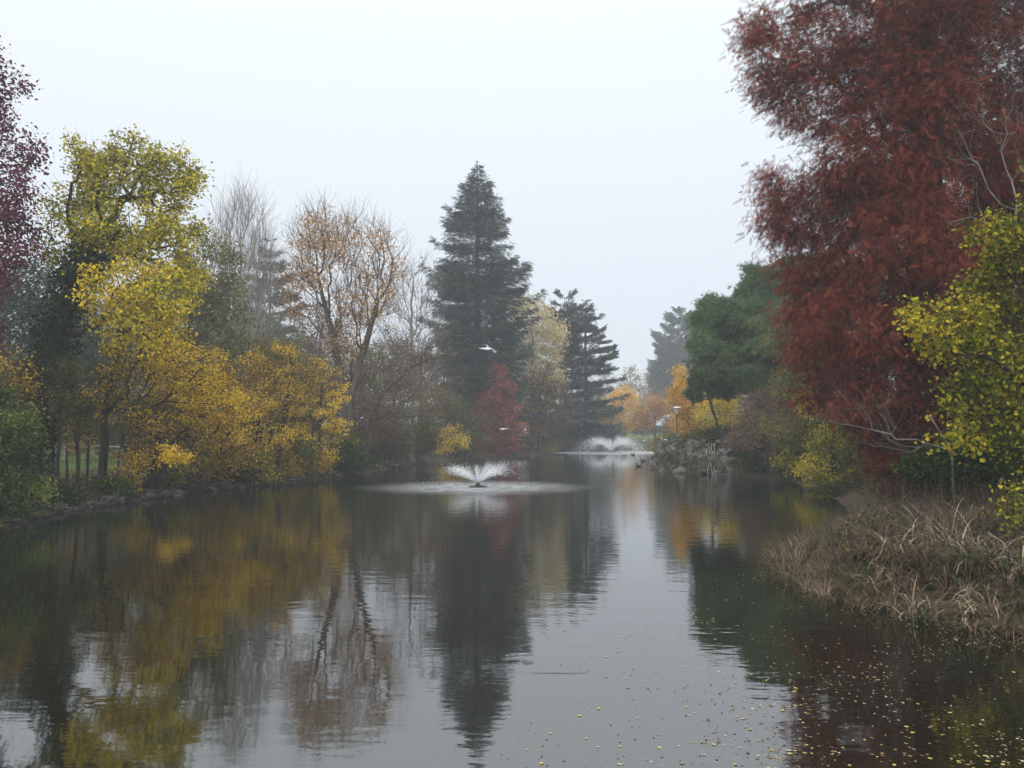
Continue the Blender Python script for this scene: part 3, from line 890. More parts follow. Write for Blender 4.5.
# ================================================================== THE RIGHT BANK
tree('golden_poplar', 'golden-orange slender tree behind the lamp post', 'tree', 75, 688,
     [(681, 380, 7, 14, 0, .15), (684, 400, 12, 14, 0, .1), (690, 420, 16, 16, 0, 0), (702, 402, 12, 8, 0, 0), (676, 395, 8, 10)], ORANGE, 13000, .16, .26, 260, .3, BARK_BROWN, .12, seed=80, tint=.45)
tree('yellow_round_tree', 'rounded yellow-green tree right of the golden slender tree', 'tree', 72, 720,
     [(722, 398, 16, 14, 0, .2), (710, 415, 16, 14, 0, 0), (732, 415, 14, 14, 0, .05), (718, 430, 20, 10, 0, -.15)], YG, 11500, .15, .25, 240, .5, BARK_BROWN, .14, seed=81, tint=.6)
PN = [(768, 288, 26, 30, 0), (795, 280, 34, 30, 1), (745, 325, 34, 26, 0), (715, 325, 22, 22, -1), (710, 350, 22, 22, 0), (740, 355, 40, 26, -1.5), (780, 330, 40, 34, 0),
      (704, 368, 14, 10, 0), (765, 385, 34, 24, -.5), (806, 320, 34, 40, 2), (722, 385, 18, 9, 0), (790, 390, 26, 24, 1), (715, 306, 10, 8, 0), (700, 322, 9, 9, 0), (730, 375, 26, 18, 1), (760, 355, 36, 28, -1), (755, 305, 26, 22, 1), (780, 410, 24, 18, 0), (820, 370, 30, 40, 2)]
_r = random.Random(9)
PN2 = []
for a, b, rx, ry, dd_ in PN:
    PN2.append((a, b, rx * .8, ry * .8, dd_, -.1))
    for k in range(6):
        t_, ph = _r.random() * TAU, _r.uniform(-1, 1)
        PN2.append((a + math.cos(t_) * rx * .78, b + math.sin(t_) * ry * .72, rx * _r.uniform(.36, .52), ry * _r.uniform(.32, .46), dd_ + ph * rx * .06, _r.uniform(-.2, .2)))
tree('stone_pine', 'big dark green pine with rounded clumps left of the red cypress', 'tree', 58, 775, PN2, PINE, 80000, .3, .27, 1300, .5, BARK_BROWN, .34,
     trunk=[(775, None), (772, 420), (765, 370), (768, 310)], seed=82, tpl=TUFT, hang=-.5, tint=.5, rmin=.02)
tree('small_pine_bough_tree', 'small dark pine below the big pine beside the golden tree', 'tree', 61, 712,
     [(694, 394, 7, 7, 0), (722, 392, 16, 6, 0), (700, 382, 9, 6)], PINE, 1900, .3, .16, 90, .5, BARK_BROWN, .09, trunk=[(722, None), (716, 420), (706, 390)], seed=83, tpl=TUFT, hang=-.5, tint=.3)
tree('brown_bank_tree', 'brown-leaved tree below the big pine on the right bank', 'tree', 50, 772,
     [(770, 410, 26, 24, 0, 0), (790, 425, 26, 24, 0, .05), (750, 430, 22, 18), (805, 395, 20, 24, 0, .1)], BROWN, 15000, .14, .28, 300, .4, BARK_BROWN, .17, seed=84, tint=.38)
tree('olive_bank_tree', 'olive-green tree between the big pine and the red cypress', 'tree', 44, 806,
     [(800, 385, 24, 24, 0, .1), (815, 350, 26, 34, 0, 0), (790, 430, 26, 20, 0, 0), (790, 330, 22, 26, 0, -.05), (820, 420, 22, 24)], OLIVE, 15000, .14, .28, 300, .4, BARK_BROWN, .17, seed=85, tint=.55)
tree('yellow_green_sapling', 'yellow-green sapling dipping over the water under the red cypress', 'tree', 33, 832,
     [(815, 415, 13, 12, 0, .15), (822, 502, 14, 8, 0, 0), (805, 400, 9, 10, 0, .15), (812, 465, 18, 14, 0, .1), (835, 480, 22, 14, 0, 0), (825, 440, 16, 16, 0, 0), (850, 455, 22, 26, 0, -.15), (870, 420, 18, 14, 0, -.1), (860, 490, 20, 12, 0, 0)],
     YG, 12500, .12, .2, 300, .7, BARK, .12, seed=86, tint=.35, layered=.4, spread=.6)
right_specs = [
    (765, 46, [(762, 455, 20, 12), (785, 460, 18, 12), (800, 445, 16, 16)], 'dark green bush overhanging the water right of the rockery', GREEN, 8000, .15),
    (798, 43, [(795, 440, 16, 14), (788, 462, 14, 10), (806, 425, 12, 14)], 'yellow-green bush below the olive tree by the dark water', YG, 4800, .3),
    (765, 54, [(748, 440, 18, 10), (770, 438, 18, 12)], 'brown bush above the rockery beneath the pine', BROWN, 6500, .3),
    (705, 60, [(700, 438, 16, 7), (720, 434, 12, 6), (685, 442, 10, 5)], 'olive-brown bush on top of the rockery', OLIVE, 4800, .25),
    (668, 64, [(668, 440, 8, 6), (660, 446, 6, 7)], 'yellowish grass-like bush on the left end of the rockery', OLIVE, 2200, .8),
    (845, 27.5, [(840, 500, 26, 14), (870, 490, 24, 14), (900, 480, 30, 20)], 'low olive bush behind the dry reeds', OLIVE, 8500, .15),
    (985, 22, [(975, 455, 40, 34), (1030, 470, 34, 50), (930, 470, 30, 24)], 'dark shaded bush behind the dry reeds at the right edge', GREEN, 9000, .1),
]
for i, (px, D, lb, ttl, mt, n, tn) in enumerate(right_specs):
    tree('bush', ttl, 'shrub', D, px, lb, mt, n, .09 + D * .0009, .16 + D * .001, max(70, n // 40), .5, BARK, .05, seed=90 + i, tint=tn, spread=.6, twigs=1, twig_len=.8, rmin=.009,
         group='bushes along the right bank')

# the great rust-red swamp cypress
CY = [(790, 25, 46, 26, 1, .15), (765, 50, 26, 34, 0, .15), (840, 55, 60, 40, 0, 0), (820, 110, 42, 34, 0, .05), (775, 80, 26, 26, 1, .1), (900, 60, 70, 60, -2, 0), (980, 60, 80, 80, 1, 0),
      (770, 200, 20, 30, 0, .15), (800, 190, 36, 26, 0, .1), (845, 185, 46, 30, 0, 0), (885, 150, 60, 50, -3, .05), (960, 170, 70, 60, -2, 0), (1030, 150, 70, 90, 1, 0),
      (860, 245, 46, 40, -1, .05), (920, 250, 60, 50, -3.5, .1), (825, 285, 38, 36, 0, .1), (870, 320, 60, 44, -2.5, .1), (950, 330, 70, 50, -3, 0), (1030, 280, 60, 80, 0, 0),
      (825, 350, 34, 36, 0, .1), (840, 395, 40, 26, 0, 0), (890, 395, 56, 40, -2, 0), (960, 410, 60, 44, -2, -.1), (910, 440, 50, 30, -1, -.1), (960, 460, 44, 30, 0, -.1), (1030, 400, 60, 70, 0, -.1),
      (785, 240, 22, 24, 0, .1), (815, 232, 40, 26, 1, 0), (850, 215, 30, 24, -1, .05), (800, 310, 20, 22, 0, .1),
      (930, 20, 50, 50, -3, 0), (930, 100, 44, 50, -3.5, .05), (915, 200, 40, 40, -3.5, .1), (905, 480, 50, 22, -2, -.1), (955, 490, 40, 20, -1, -.1), (870, 200, 40, 40, 2, 0), (990, 230, 50, 50, -1, 0),
      (900, -40, 90, 60, 0, 0), (800, -40, 40, 34, 0, .1), (990, -60, 80, 80, 0, 0), (930, -150, 80, 80, 0, 0), (930, -270, 60, 80, 0, 0), (925, -370, 36, 60, 0, 0)]
tree('swamp_cypress', 'huge rust-red feathery cypress filling the upper right', 'tree', 27, 925, CY, RUST, 135000, .27, .32, 2600, .3, BARK_RED, .6,
     trunk=[(925, None), (925, 300), (925, 0), (925, -380)], seed=100, tpl=FEATHER, hang=.75, tint=.36, rmin=.014, bf=.25, spread=.6)

# yellow-green maple leaning in from the right edge
tree('overhanging_maple', 'yellow-green maple reaching in from the right edge above the reeds', 'tree', 17.5, 1085,
     [(990, 235, 30, 22, 0, .2), (960, 310, 34, 22, 0, .3), (1010, 300, 46, 46, 1, 0), (925, 320, 22, 16, -.4, .45), (950, 345, 32, 18, 0, .3), (1000, 360, 50, 40, 0, 0), (975, 400, 40, 26, 0, .1), (955, 435, 26, 14, -.2, .2),
      (1010, 435, 40, 34, 0, -.05), (1020, 505, 22, 30, -1, .1), (1060, 250, 50, 70), (1080, 380, 60, 70), (1010, 250, 24, 24, 0, .1), (905, 305, 12, 8, 0, .4), (1075, 160, 40, 50)],
     NEAR_YG, 27000, .075, .17, 760, .9, BARK, .2, trunk=[(1085, None), (1082, 430), (1075, 340), (1068, 220)], seed=101, tpl=MAPLE, hang=.45, tint=.27, spread=.9, rmin=.006, bare_frac=.22)
# bare curved pale branches in front of the cypress
tree('bare_grey_sapling', 'leafless sapling with pale upcurved twigs against the red cypress', 'tree', 19.5, 1052,
     [(968, 150, 14, 30, 0), (1000, 120, 16, 40, 0), (1016, 150, 12, 40), (945, 225, 10, 20), (980, 225, 12, 20), (1010, 215, 12, 20)], BROWN, 0, bark=BARK_GREY, rt=.035, tips=42, bf=.5,
     trunk=[(1052, None), (1045, 380), (1035, 280)], twigs=1, twig_len=1.0, rmin=.007, seed=102)
tree('dead_fallen_branch', 'grey leafless branch sprawling above the reeds below the cypress', 'branch', 21.5, 950,
     [(870, 405, 30, 6), (860, 425, 34, 10), (900, 440, 30, 14), (840, 400, 12, 6)], BROWN, 0, bark=BARK_GREY, rt=.028, tips=34, bf=.5,
     trunk=[(955, None), (950, 450), (930, 415)], twigs=2, twig_len=.8, rmin=.006, seed=103)

# ================================================================== WOODS FURTHER BACK
def wood_proto(D, px, mat, tint, seed, twigs=0, n=9000, bare=0.0):
    return tree('woodland_tree', None, 'tree', D, px, [(px, 345, 30, 26), (px - 22, 375, 24, 24), (px + 24, 370, 24, 24), (px, 400, 40, 22), (px - 6, 425, 40, 14)],
                mat, n, .2, .4, 240, .4, BARK_BROWN, .24, seed=seed, tint=tint, twigs=twigs, twig_len=2.0, rmin=.02, bare_frac=bare)


protos = [('brown', wood_proto(84, 100, BROWN, .35, 110, 1)), ('olive', wood_proto(90, 160, OLIVE, .45, 111)),
          ('grey leafless', wood_proto(86, 330, BROWN, .3, 112, 3, 1600, .3)), ('dull green', wood_proto(92, 30, GREEN, .3, 113))]
places = [(0, -30, 78, 1.0, 'left'), (1, 60, 84, 1.05, 'left'), (2, 130, 76, 1.1, 'left'), (0, 215, 88, 1.1, 'left'), (3, 300, 92, .95, 'left'), (0, 395, 90, 1.0, 'left'),
          (1, 445, 98, .95, 'left'), (2, 270, 104, 1.4, 'left'), (1, 225, 80, 1.25, 'left'), (0, 318, 86, 1.2, 'left'), (1, 150, 70, 1.15, 'left'), (0, 100, 64, 1.0, 'left'), (1, 350, 108, 1.0, 'left'), (0, 505, 108, .9, 'left'), (3, 75, 100, 1.2, 'left'), (2, 420, 84, 1.0, 'left'),
          (0, 170, 70, .85, 'left'), (3, -60, 60, 1.0, 'left'), (1, 370, 78, .75, 'left'), (0, 290, 74, .75, 'left'), (2, 20, 66, .9, 'left'), (0, 535, 122, .85, 'left'),
          (1, 780, 78, 1.1, 'right'), (0, 840, 62, 1.2, 'right'), (3, 900, 56, 1.1, 'right'), (3, 980, 46, 1.1, 'right'), (1, 1060, 42, 1.0, 'right'), (0, 740, 98, .9, 'right'),
          (3, 850, 44, .8, 'right'), (0, 1120, 50, 1.2, 'right')]
rgp = random.Random(5)
seen_first = set()
for k, px, D, s, side in places:
    kind, pr = protos[k]
    o = pr if k not in seen_first else copy_tree(pr)
    seen_first.add(k)
    o.location = base_at(px, D)
    o.rotation_euler = (0, 0, rgp.random() * TAU)
    o.scale = (s, s, s)
    where = 'behind the trees of the left bank' if side == 'left' else 'behind the trees of the right bank'
    tag(o, f'{kind} woodland tree in the mist {where}', 'tree', f'{kind} trees in the wood {where}')
brush = [tree('brush', None, 'shrub', 84, 100, [(92, 428, 18, 10), (112, 426, 16, 12), (100, 436, 26, 7)], m_, 5200, .15, .3, 120, .3, BARK_BROWN, .06, seed=130 + i_, tint=t_, twigs=2, twig_len=1.2)
         for i_, (m_, t_) in enumerate([(BROWN, .3), (OLIVE, .35)])]
first = set()
for i, (px, D, side) in enumerate([(-20, 52, 'left'), (70, 62, 'left'), (130, 60, 'left'), (190, 62, 'left'), (240, 66, 'left'), (290, 66, 'left'), (340, 70, 'left'), (385, 74, 'left'), (425, 80, 'left'),
                                   (455, 88, 'left'), (550, 104, 'left'), (572, 118, 'left'), (150, 75, 'left'), (370, 66, 'left'), (410, 73, 'left'), (545, 128, 'left'), (585, 128, 'left'),
                                   (750, 60, 'right'), (780, 57, 'right'), (810, 50, 'right'), (850, 44, 'right'), (900, 38, 'right'), (960, 34, 'right'), (1010, 30, 'right'), (730, 68, 'right'), (765, 52, 'right'), (795, 47, 'right')]):
    o = brush[i % 2] if (i % 2) not in first else copy_tree(brush[i % 2])
    first.add(i % 2)
    while pond_dist(np.array([(at(px, YH, D).x, D)]))[0] < 1.2: D += 1
    o.location = base_at(px, D)
    o.rotation_euler = (0, 0, rgp.random() * TAU)
    s = rgp.uniform(.8, 1.15) * (.75 if side == 'right' else 1)
    o.scale = (s, s, s)
    c_ = ('brown', 'olive')[i % 2]
    tag(o, f'{c_} brushwood growing under the trees of the {side} bank', 'shrub', f'{c_} brushwood under the trees of the {side} bank')
far_places = [(-20, 150, 1.5), (90, 160, 1.6), (190, 155, 1.5), (300, 165, 1.5), (400, 160, 1.4), (480, 170, 1.3), (560, 180, 1.2), (600, 200, 1.2), (690, 185, 1.2), (740, 150, 1.2), (800, 120, 1.2), (900, 110, 1.3), (1000, 100, 1.3)]
for i, (px, D, s) in enumerate(far_places):
    o = copy_tree(protos[i % 2][1])
    o.location = base_at(px, D)
    o.rotation_euler = (0, 0, rgp.random() * TAU)
    o.scale = (s, s, s)
    tag(o, 'very faint tree closing the view far behind in the mist', 'tree', 'faintest trees at the back of the park')


# ================================================================== STONES, ROCKERY
def boulder_mesh(seed, mat, sub=3, rough=.28):
    bm = bmesh.new()
    bmesh.ops.create_icosphere(bm, subdivisions=sub, radius=.5)
    o = Vector((seed * 7.3, seed * 3.1, seed * 1.7))
    for v in bm.verts:
        c = v.co.normalized()
        d = noise.noise(c * 1.1 + o) * rough * 1.3 + noise.noise(c * 2.7 + o) * rough * .6
        cell = noise.cell(c * 1.6 + o) * .08
        v.co = c * (.5 + d + cell)
        v.co.z *= .8
    return bm_mesh('stone', bm, mat, False)


BOULD = [boulder_mesh(i, STONE_MOSS if i % 2 else STONE) for i in range(6)]
rg = random.Random(11)
rock = empty('rockery', on_water(700, 474) + Vector((0, 1.6, 0)), 'rough grey rockery wall with a small cascade at the right bank', 'rockery')
rp = rock.location
shore = [on_water(662, 462), on_water(660, 467), on_water(664, 471.5), on_water(682, 473), on_water(700, 474), on_water(722, 475), on_water(745, 476)]
nb = 0
for lv in range(4):
    for a, b in zip(shore[:-1], shore[1:]):
        m = max(1, int((b - a).length / 1.25))
        for s in range(m):
            if nb >= 96: break
            t = (s + rg.random()) / m
            p = a.lerp(b, t)
            back = .3 + lv * .38 + rg.uniform(-.15, .25)
            q = Vector((p.x + (.35 * back if p.y > 58 else 0), p.y + back, .15 + lv * .58 + rg.uniform(-.12, .12)))
            o = link('boulder', BOULD[rg.randrange(6)], rock)
            o.location = q - rp
            sc = rg.uniform(.85, 1.5) * (1 - lv * .06)
            o.scale = (sc * rg.uniform(.8, 1.2), sc * rg.uniform(.8, 1.1), sc * rg.uniform(.7, 1.25))
            o.rotation_euler = (rg.uniform(-.4, .4), rg.uniform(-.4, .4), rg.random() * TAU)
            nb += 1


def spray_mat(name, col, alpha):
    m, nt, out = new_mat(name)
    d = nt.nodes.new('ShaderNodeBsdfDiffuse'); d.inputs[0].default_value = (*col, 1)
    t2 = nt.nodes.new('ShaderNodeBsdfTranslucent'); t2.inputs[0].default_value = (*col, 1)
    t = nt.nodes.new('ShaderNodeBsdfTransparent')
    m1 = nt.nodes.new('ShaderNodeMixShader'); m1.inputs[0].default_value = .5
    nt.links.new(d.outputs[0], m1.inputs[1]); nt.links.new(t2.outputs[0], m1.inputs[2])
    mx = nt.nodes.new('ShaderNodeMixShader'); mx.inputs[0].default_value = alpha
    nt.links.new(t.outputs[0], mx.inputs[1]); nt.links.new(m1.outputs[0], mx.inputs[2])
    nt.links.new(mx.outputs[0], out.inputs[0])
    return m


SPRAY = spray_mat('water_drops', (.9, .92, .94), .75)
rn = np.random.default_rng(21)
# cascade threads down the rockery face
for cx, cw, n in ((714, .28, 9), (731, .45, 11)):
    CA, CB = [], []
    for i in range(n):
        x = (at(cx, 450, 54.5).x) + rn.normal() * cw
        z, yw = 2.0, on_water(cx, 475).y
        y = yw + 1.0
        while z > .05:
            z2 = z - rn.uniform(.1, .3)
            y2 = y - rn.uniform(.02, .13) * (1 if y > yw - .5 else 0)
            x2 = x + rn.normal() * .03
            if rn.random() < .7:
                CA.append((x, y, z)); CB.append((x2, y2, max(z2, .01)))
            x, y, z = x2, y2, z2
    CA, CB = np.array(CA) - np.array(rp), np.array(CB) - np.array(rp)
    V, F = tubes(CA, CB, np.full(len(CA), .009), np.full(len(CA), .006), 4)
    link('cascade', np_mesh('cascade', V, F, SPRAY), rock)

V_, F_, T_ = [], [], []
n_ = 9500
sg = rn.integers(0, len(shore) - 1, n_)
tt_ = rn.random(n_)
S0 = np.array([tuple(p) for p in shore])
P = S0[sg] * (1 - tt_[:, None]) + S0[sg + 1] * tt_[:, None]
zz = rn.random(n_) ** .7 * 2.1
P[:, 1] += .05 + zz * .62 + rn.normal(size=n_) * .12
P[:, 2] = zz
X = rn.normal(size=(n_, 3)) * .5 + np.array([0, -.3, -1.1])
V, F = scatter(NARROW[0], NARROW[1], P - np.array(rp), X, rn.normal(size=(n_, 3)), rn.uniform(.15, .6, n_), np.full(n_, .55))
link('creepers', np_mesh('creepers', V, F, DRY, np.repeat(np.clip(rn.normal(.38, .22, n_), 0, 1), 2)), rock)

# stones along the foot of the left bank
LB = [on_water(0, 526)] + LEFT[1:10]
for i in range(130):
    s = rg.randrange(len(LB) - 1)
    p = LB[s].lerp(LB[s + 1], rg.random())
    off = rg.uniform(-.15, .55)
    x, y = p.x - off * .8, p.y + off * .3
    o = link('bank_stone', BOULD[rg.randrange(6)])
    sc = rg.uniform(.18, .55)
    o.location = (x, y, max(0, gz(x, y)) + sc * .12)
    o.scale = (sc * 1.3, sc, sc * .7)
    o.rotation_euler = (rg.uniform(-.3, .3), rg.uniform(-.3, .3), rg.random() * TAU)
    tag(o, 'rough grey stone lying at the foot of the left bank', 'stone', 'stones along the foot of the left bank')

# ================================================================== LOW PLANTS AND REEDS
def land_points(n, x0, x1, y0, y1, d0, d1, rgn):
    P = np.stack([rgn.uniform(x0, x1, n), rgn.uniform(y0, y1, n)], 1)
    d = pond_dist(P)
    P = P[(d > d0) & (d < d1)]
    return np.concatenate([P, ground_z(P)[:, None]], 1)


# ivy, seedlings and fallen leaves on the left bank
P = land_points(150000, -32, 2, 18, 100, -.1, 4.5, rn)
P[:, 2] = np.maximum(P[:, 2], 0) + rn.random(len(P)) ** 2 * .35 * np.clip(.4 + np.sin(P[:, 0] * 2.1) * np.sin(P[:, 1] * 1.3), .15, 1)
V, F = shade_leaves(P, rn, LEAF, .13, .8, None, .1)
tn = np.clip(.25 + .3 * np.sin(P[:, 0] * .8) * np.sin(P[:, 1] * .5) + rn.normal(size=len(P)) * .22, 0, 1)
tag(link('left_bank_ground_cover', np_mesh('ground_cover', V, F, COVER, np.repeat(tn, 2))), 'dark ivy, seedlings and fallen leaves covering the left bank', 'ground cover', kind='stuff').name = 'ground_cover'
# and on the right
P = land_points(90000, 4, 34, 12, 62, .5, 7, rn)
P[:, 2] += rn.random(len(P)) ** 2 * .4
V, F = shade_leaves(P, rn, LEAF, .12, .8, None, .1)
tn = np.clip(.35 + rn.normal(size=len(P)) * .25, 0, 1)
tag(link('leaf_litter', np_mesh('leaf_litter', V, F, COVER, np.repeat(tn, 2))), 'ivy and fallen leaves covering the right bank', 'ground cover', kind='stuff')
# lawn blades on the far shore and behind the left trees
P = land_points(60000, -40, 60, 36, 150, 3.5, 24, rn)
X = rn.normal(size=(len(P), 3)) * .35; X[:, 2] = 1
V, F = scatter(NARROW[0], NARROW[1], P, X, rn.normal(size=(len(P), 3)), rn.uniform(.1, .3, len(P)))
tag(link('lawn_grass', np_mesh('lawn_grass', V, F, GREEN, np.repeat(np.clip(rn.normal(.62, .15, len(P)), 0, 1), 2))), 'short green grass of the lawns around the pond', 'grass', kind='stuff')


# dry sedge and reeds on the right-hand spit
def blade(bend, seg=5):
    V, F = [], []
    for i in range(seg + 1):
        t = i / seg
        a = bend * t
        x = math.sin(a) / max(bend, .01) if bend else t
        # curve: upright at first, arching over
        X = (1 - math.cos(a)) / bend
        Z = math.sin(a) / bend
        w = .5 * (1 - t ** 1.6) * .9 + .02
        V += [(Z, w, X), (Z, -w, X)]
        if i: F.append((2 * i - 2, 2 * i - 1, 2 * i + 1, 2 * i))
    return np.array(V), np.array(F)


def sedge(P0, H, rgn, n_per, fan=.45, width=.016, bends=(1.3, 2.0, 2.6), tone=None, lenr=(.55, 1.2)):
    VV, FF, TT = [], [], []
    off = 0
    for bi, bend in enumerate(bends):
        tv, tf = blade(bend)
        m = len(P0)
        idx = np.repeat(np.arange(m), n_per)
        az = rgn.random(len(idx)) * TAU
        o = np.stack([np.cos(az), np.sin(az), np.zeros(len(idx))], 1)
        P = P0[idx] + o * (rgn.random((len(idx), 1)) * .14)
        tilt = rgn.random((len(idx), 1)) * fan
        up = nrm(np.array([0, 0, 1.]) + o * tilt)
        L = H[idx] * rgn.uniform(*lenr, len(idx))
        Xd = up
        Zd = nrm(o - (o * Xd).sum(1, keepdims=True) * Xd)
        Yd = np.cross(Zd, Xd)
        W = width * rgn.uniform(.6, 1.4, len(idx))
        V = P[:, None] + (tv[None, :, 0, None] * Xd[:, None] + tv[None, :, 2, None] * Zd[:, None]) * L[:, None, None] + tv[None, :, 1, None] * Yd[:, None] * W[:, None, None]
        k = len(tv)
        F = (tf[None] + (np.arange(len(idx)) * k)[:, None, None]).reshape(-1, 4) + off
        off += len(idx) * k
        VV.append(V.reshape(-1, 3)); FF.append(F)
        t0 = tone[idx] if tone is not None else np.full(len(idx), .5)
        TT.append(np.repeat(np.clip(t0 + rgn.normal(size=len(idx)) * .17, 0, 1), len(tf)))
    return np.concatenate(VV), np.concatenate(FF), np.concatenate(TT)


def reed_field(name, label, n, n_per, keep, hs, width, bends, tint0, tvar, fan):
    P = land_points(n, 4.0, 16, 8.5, 27, -.6, 7, rn)
    P[:, 2] = np.maximum(P[:, 2], -.02)
    u = 512 + F_PX * P[:, 0] / P[:, 1]
    P = P[rn.random(len(P)) < keep(u, P)]
    d = pond_dist(P[:, :2])
    H = hs * .95 * (.62 + .85 * sstep((d + .2) / 4) + .3 * np.sin(P[:, 0] * 1.7) * np.sin(P[:, 1] * 1.2) + rn.normal(size=len(P)) * .16)
    tone = tint0 + .12 * np.sin(P[:, 0] * 1.9 + 2) * np.sin(P[:, 1] * 1.1) + rn.normal(size=len(P)) * tvar
    V, F, T_ = sedge(P, np.maximum(H, .35), rn, n_per, fan=fan, width=width, tone=tone, lenr=(.35, 1.25), bends=bends)
    tag(link(name, np_mesh(name, V, F, DRY, T_)), label, 'reeds', kind='stuff')


reed_field('dry_grass', 'fine brown dry grass tangled over the spit', 3200, 12, lambda u, P: np.clip((960 - u) / 110, .25, 1), .95, .011, (.9, 1.8, 2.6), .45, .2, 1.1)
reed_field('dry_reeds', 'buff and green strap-leaved reeds arching over each other at the right', 1500, 8, lambda u, P: np.clip((u - 810) / 130, .08, .95), 1.0, .027, (1.5, 2.5, 3.1), .54, .3, .8)
# green sword-leaved clumps standing out of the dry reeds
for i, (px, py, s, ttl) in enumerate([(985, 610, 1.0, 'green sword-leaved clump at the water edge by the right edge'), (1005, 575, 1.1, 'green and buff reed clump in the reeds at the right edge'),
                                      (905, 575, .8, 'grey-green reed clump in the middle of the dry reeds'), (935, 600, .9, 'pale-tipped reed clump at the water edge below the middle of the reeds'),
                                      (960, 560, 1.0, 'tall green-grey reed clump behind the water edge clumps'), (880, 590, .8, 'buff reed clump at the left part of the reed waterline')]):
    g0 = on_water(px, py)
    g0.y += .5; g0.z = max(0.0, gz(g0.x, g0.y))
    r_ = np.random.default_rng(300 + i)
    PP = r_.normal(size=(7, 3)) * np.array([.16, .16, 0])
    V, F, T_ = sedge(PP, np.full(7, .75 * s), r_, 14, fan=.6, width=.022, tone=np.full(7, .2 + .3 * (i % 2) * .9))
    o = link('reed_clump', np_mesh('reed_clump', V, F, DRY, T_))
    o.location = g0
    tag(o, ttl, 'reeds', 'reed clumps among the dry reeds')

# thin bare stems standing in the reeds
st = land_points(700, 5.2, 14, 13, 24, .4, 5, rn)
A = st.copy(); B = st + rn.normal(size=st.shape) * np.array([.12, .12, 0]) + np.array([0, 0, 1.]) * rn.uniform(.7, 1.5, (len(st), 1))
V, F = tubes(A, B, np.full(len(A), .006), np.full(len(A), .003), 4)
tag(link('dead_stems', np_mesh('dead_stems', V, F, BARK_BROWN)), 'thin brown dead stems standing in the dry reeds', 'stems', kind='stuff')

# ================================================================== LEAVES ON THE WATER
def leaf_mesh(name, mat_col, lobed, seed):
    r_ = random.Random(seed)
    bm = bmesh.new()
    if lobed:
        vs = [bm.verts.new((x * 1 - .5, y * .95, .05 + .05 * r_.random())) for x, y, z in _mv[:12]]
    else:
        vs = [bm.verts.new((math.cos(t) * .55, math.sin(t) * .36 * (1 - .25 * math.cos(t)), .05 + .07 * r_.random())) for t in [k * TAU / 9 for k in range(9)]]
    c = bm.verts.new((0, 0, .03))
    for a, b in zip(vs, vs[1:] + vs[:1]): bm.faces.new((c, a, b))
    return bm_mesh(name, bm, mat_col)


def plain(name, c, rough=.5):
    return rough_mat(name, [tuple(v * .75 for v in c), c], 14, .1, rough)


LM = {'yellow': plain('leaf_yellow', (.42, .33, .08)), 'brown': plain('leaf_brown', (.16, .085, .04)), 'pale pink': plain('leaf_pink', (.45, .3, .26)), 'olive': plain('leaf_olive', (.2, .19, .05))}
LMESH = {k: [leaf_mesh('floating_leaf', m, j, j + 3) for j in (0, 1)] for k, m in LM.items()}
rl = random.Random(77)
ql = 0
CC = [(rl.uniform(770, 1030), 622 + 150 * rl.random() ** .7) for _ in range(26)]
while ql < 280:
    if rl.random() < .68:
        c_ = rl.choice(CC)
        px, py = (c_[0] + rl.gauss(0, 22), c_[1] + rl.gauss(0, 5)) if rl.random() < .75 else (rl.uniform(760, 1030), rl.uniform(622, 768))
        if py > 772 or py < 615: continue
        kind = rl.choices(['yellow', 'brown', 'olive'], [.38, .42, .2])[0]
    else:
        px, py = rl.uniform(540, 800), rl.uniform(560, 768)
        kind = rl.choices(['yellow', 'pale pink', 'olive'], [.4, .45, .15])[0]
    p = on_water(px, py)
    if pond_dist(np.array([(p.x, p.y)]))[0] > -.15: continue
    o = link('floating_leaf', LMESH[kind][rl.random() < .4])
    s = rl.uniform(.018, .048)
    o.location = (p.x, p.y, .002)
    o.scale = (s, s, s)
    o.rotation_euler = (0, 0, rl.random() * TAU)
    side = 'in the dark reflection at lower right' if px > 760 else 'on the pale reflection of the sky'
    tag(o, f'small {kind} leaf floating {side}', 'leaf', f'{kind} leaves floating {side}')
    ql += 1
N_ = 5200
pp = [on_water(a, b) for a, b in zip(np.where(rn.random(N_) < .72, rn.uniform(700, 1040, N_), rn.uniform(500, 800, N_)), 545 + 225 * rn.random(N_) ** .8)]
P = np.array([tuple(p) for p in pp])
cl = .5 + .5 * np.sin(P[:, 0] * 1.9 + np.sin(P[:, 1] * .9) * 1.6) * np.sin(P[:, 1] * 1.1 + P[:, 0] * .6)
P = P[(pond_dist(P[:, :2]) < -.1) & (rn.random(len(P)) < (cl ** 1.8 + .06) * np.where(P[:, 0] > 2.3, 1, .35))]
P[:, 2] = .003
E = np.stack([rn.uniform(4.3, 9, 60000), rn.uniform(9, 18, 60000)], 1)
de = pond_dist(E)
E = E[(de < -.15) & (de > -1.3) & (rn.random(len(de)) < .3 * np.exp(de * 2.2) * (.4 + .6 * (np.sin(E[:, 0] * 3 + E[:, 1]) > 0)))]
E2 = np.stack([rn.uniform(-17, 0, 160000), rn.uniform(22, 70, 160000)], 1)
de = pond_dist(E2)
E2 = E2[(de < .05) & (de > -1.2) & (rn.random(len(de)) < .25 * np.exp(np.minimum(de, 0) * 2.5))]
E = np.concatenate([E, E2])
P = np.concatenate([P, np.concatenate([E, np.full((len(E), 1), .003)], 1)])
X = rn.normal(size=(len(P), 3)) * np.array([1, 1, .03])
NN = rn.normal(size=(len(P), 3)) * .08; NN[:, 2] = 1
V, F = scatter(LEAF[0], LEAF[1], P, X, NN, rn.uniform(.012, .045, len(P)))
FLOAT = leaf_mat('floating_bits', [(.05, .035, .02), (.1, .06, .03), (.16, .1, .05), (.3, .24, .1), (.45, .4, .3)], .1)
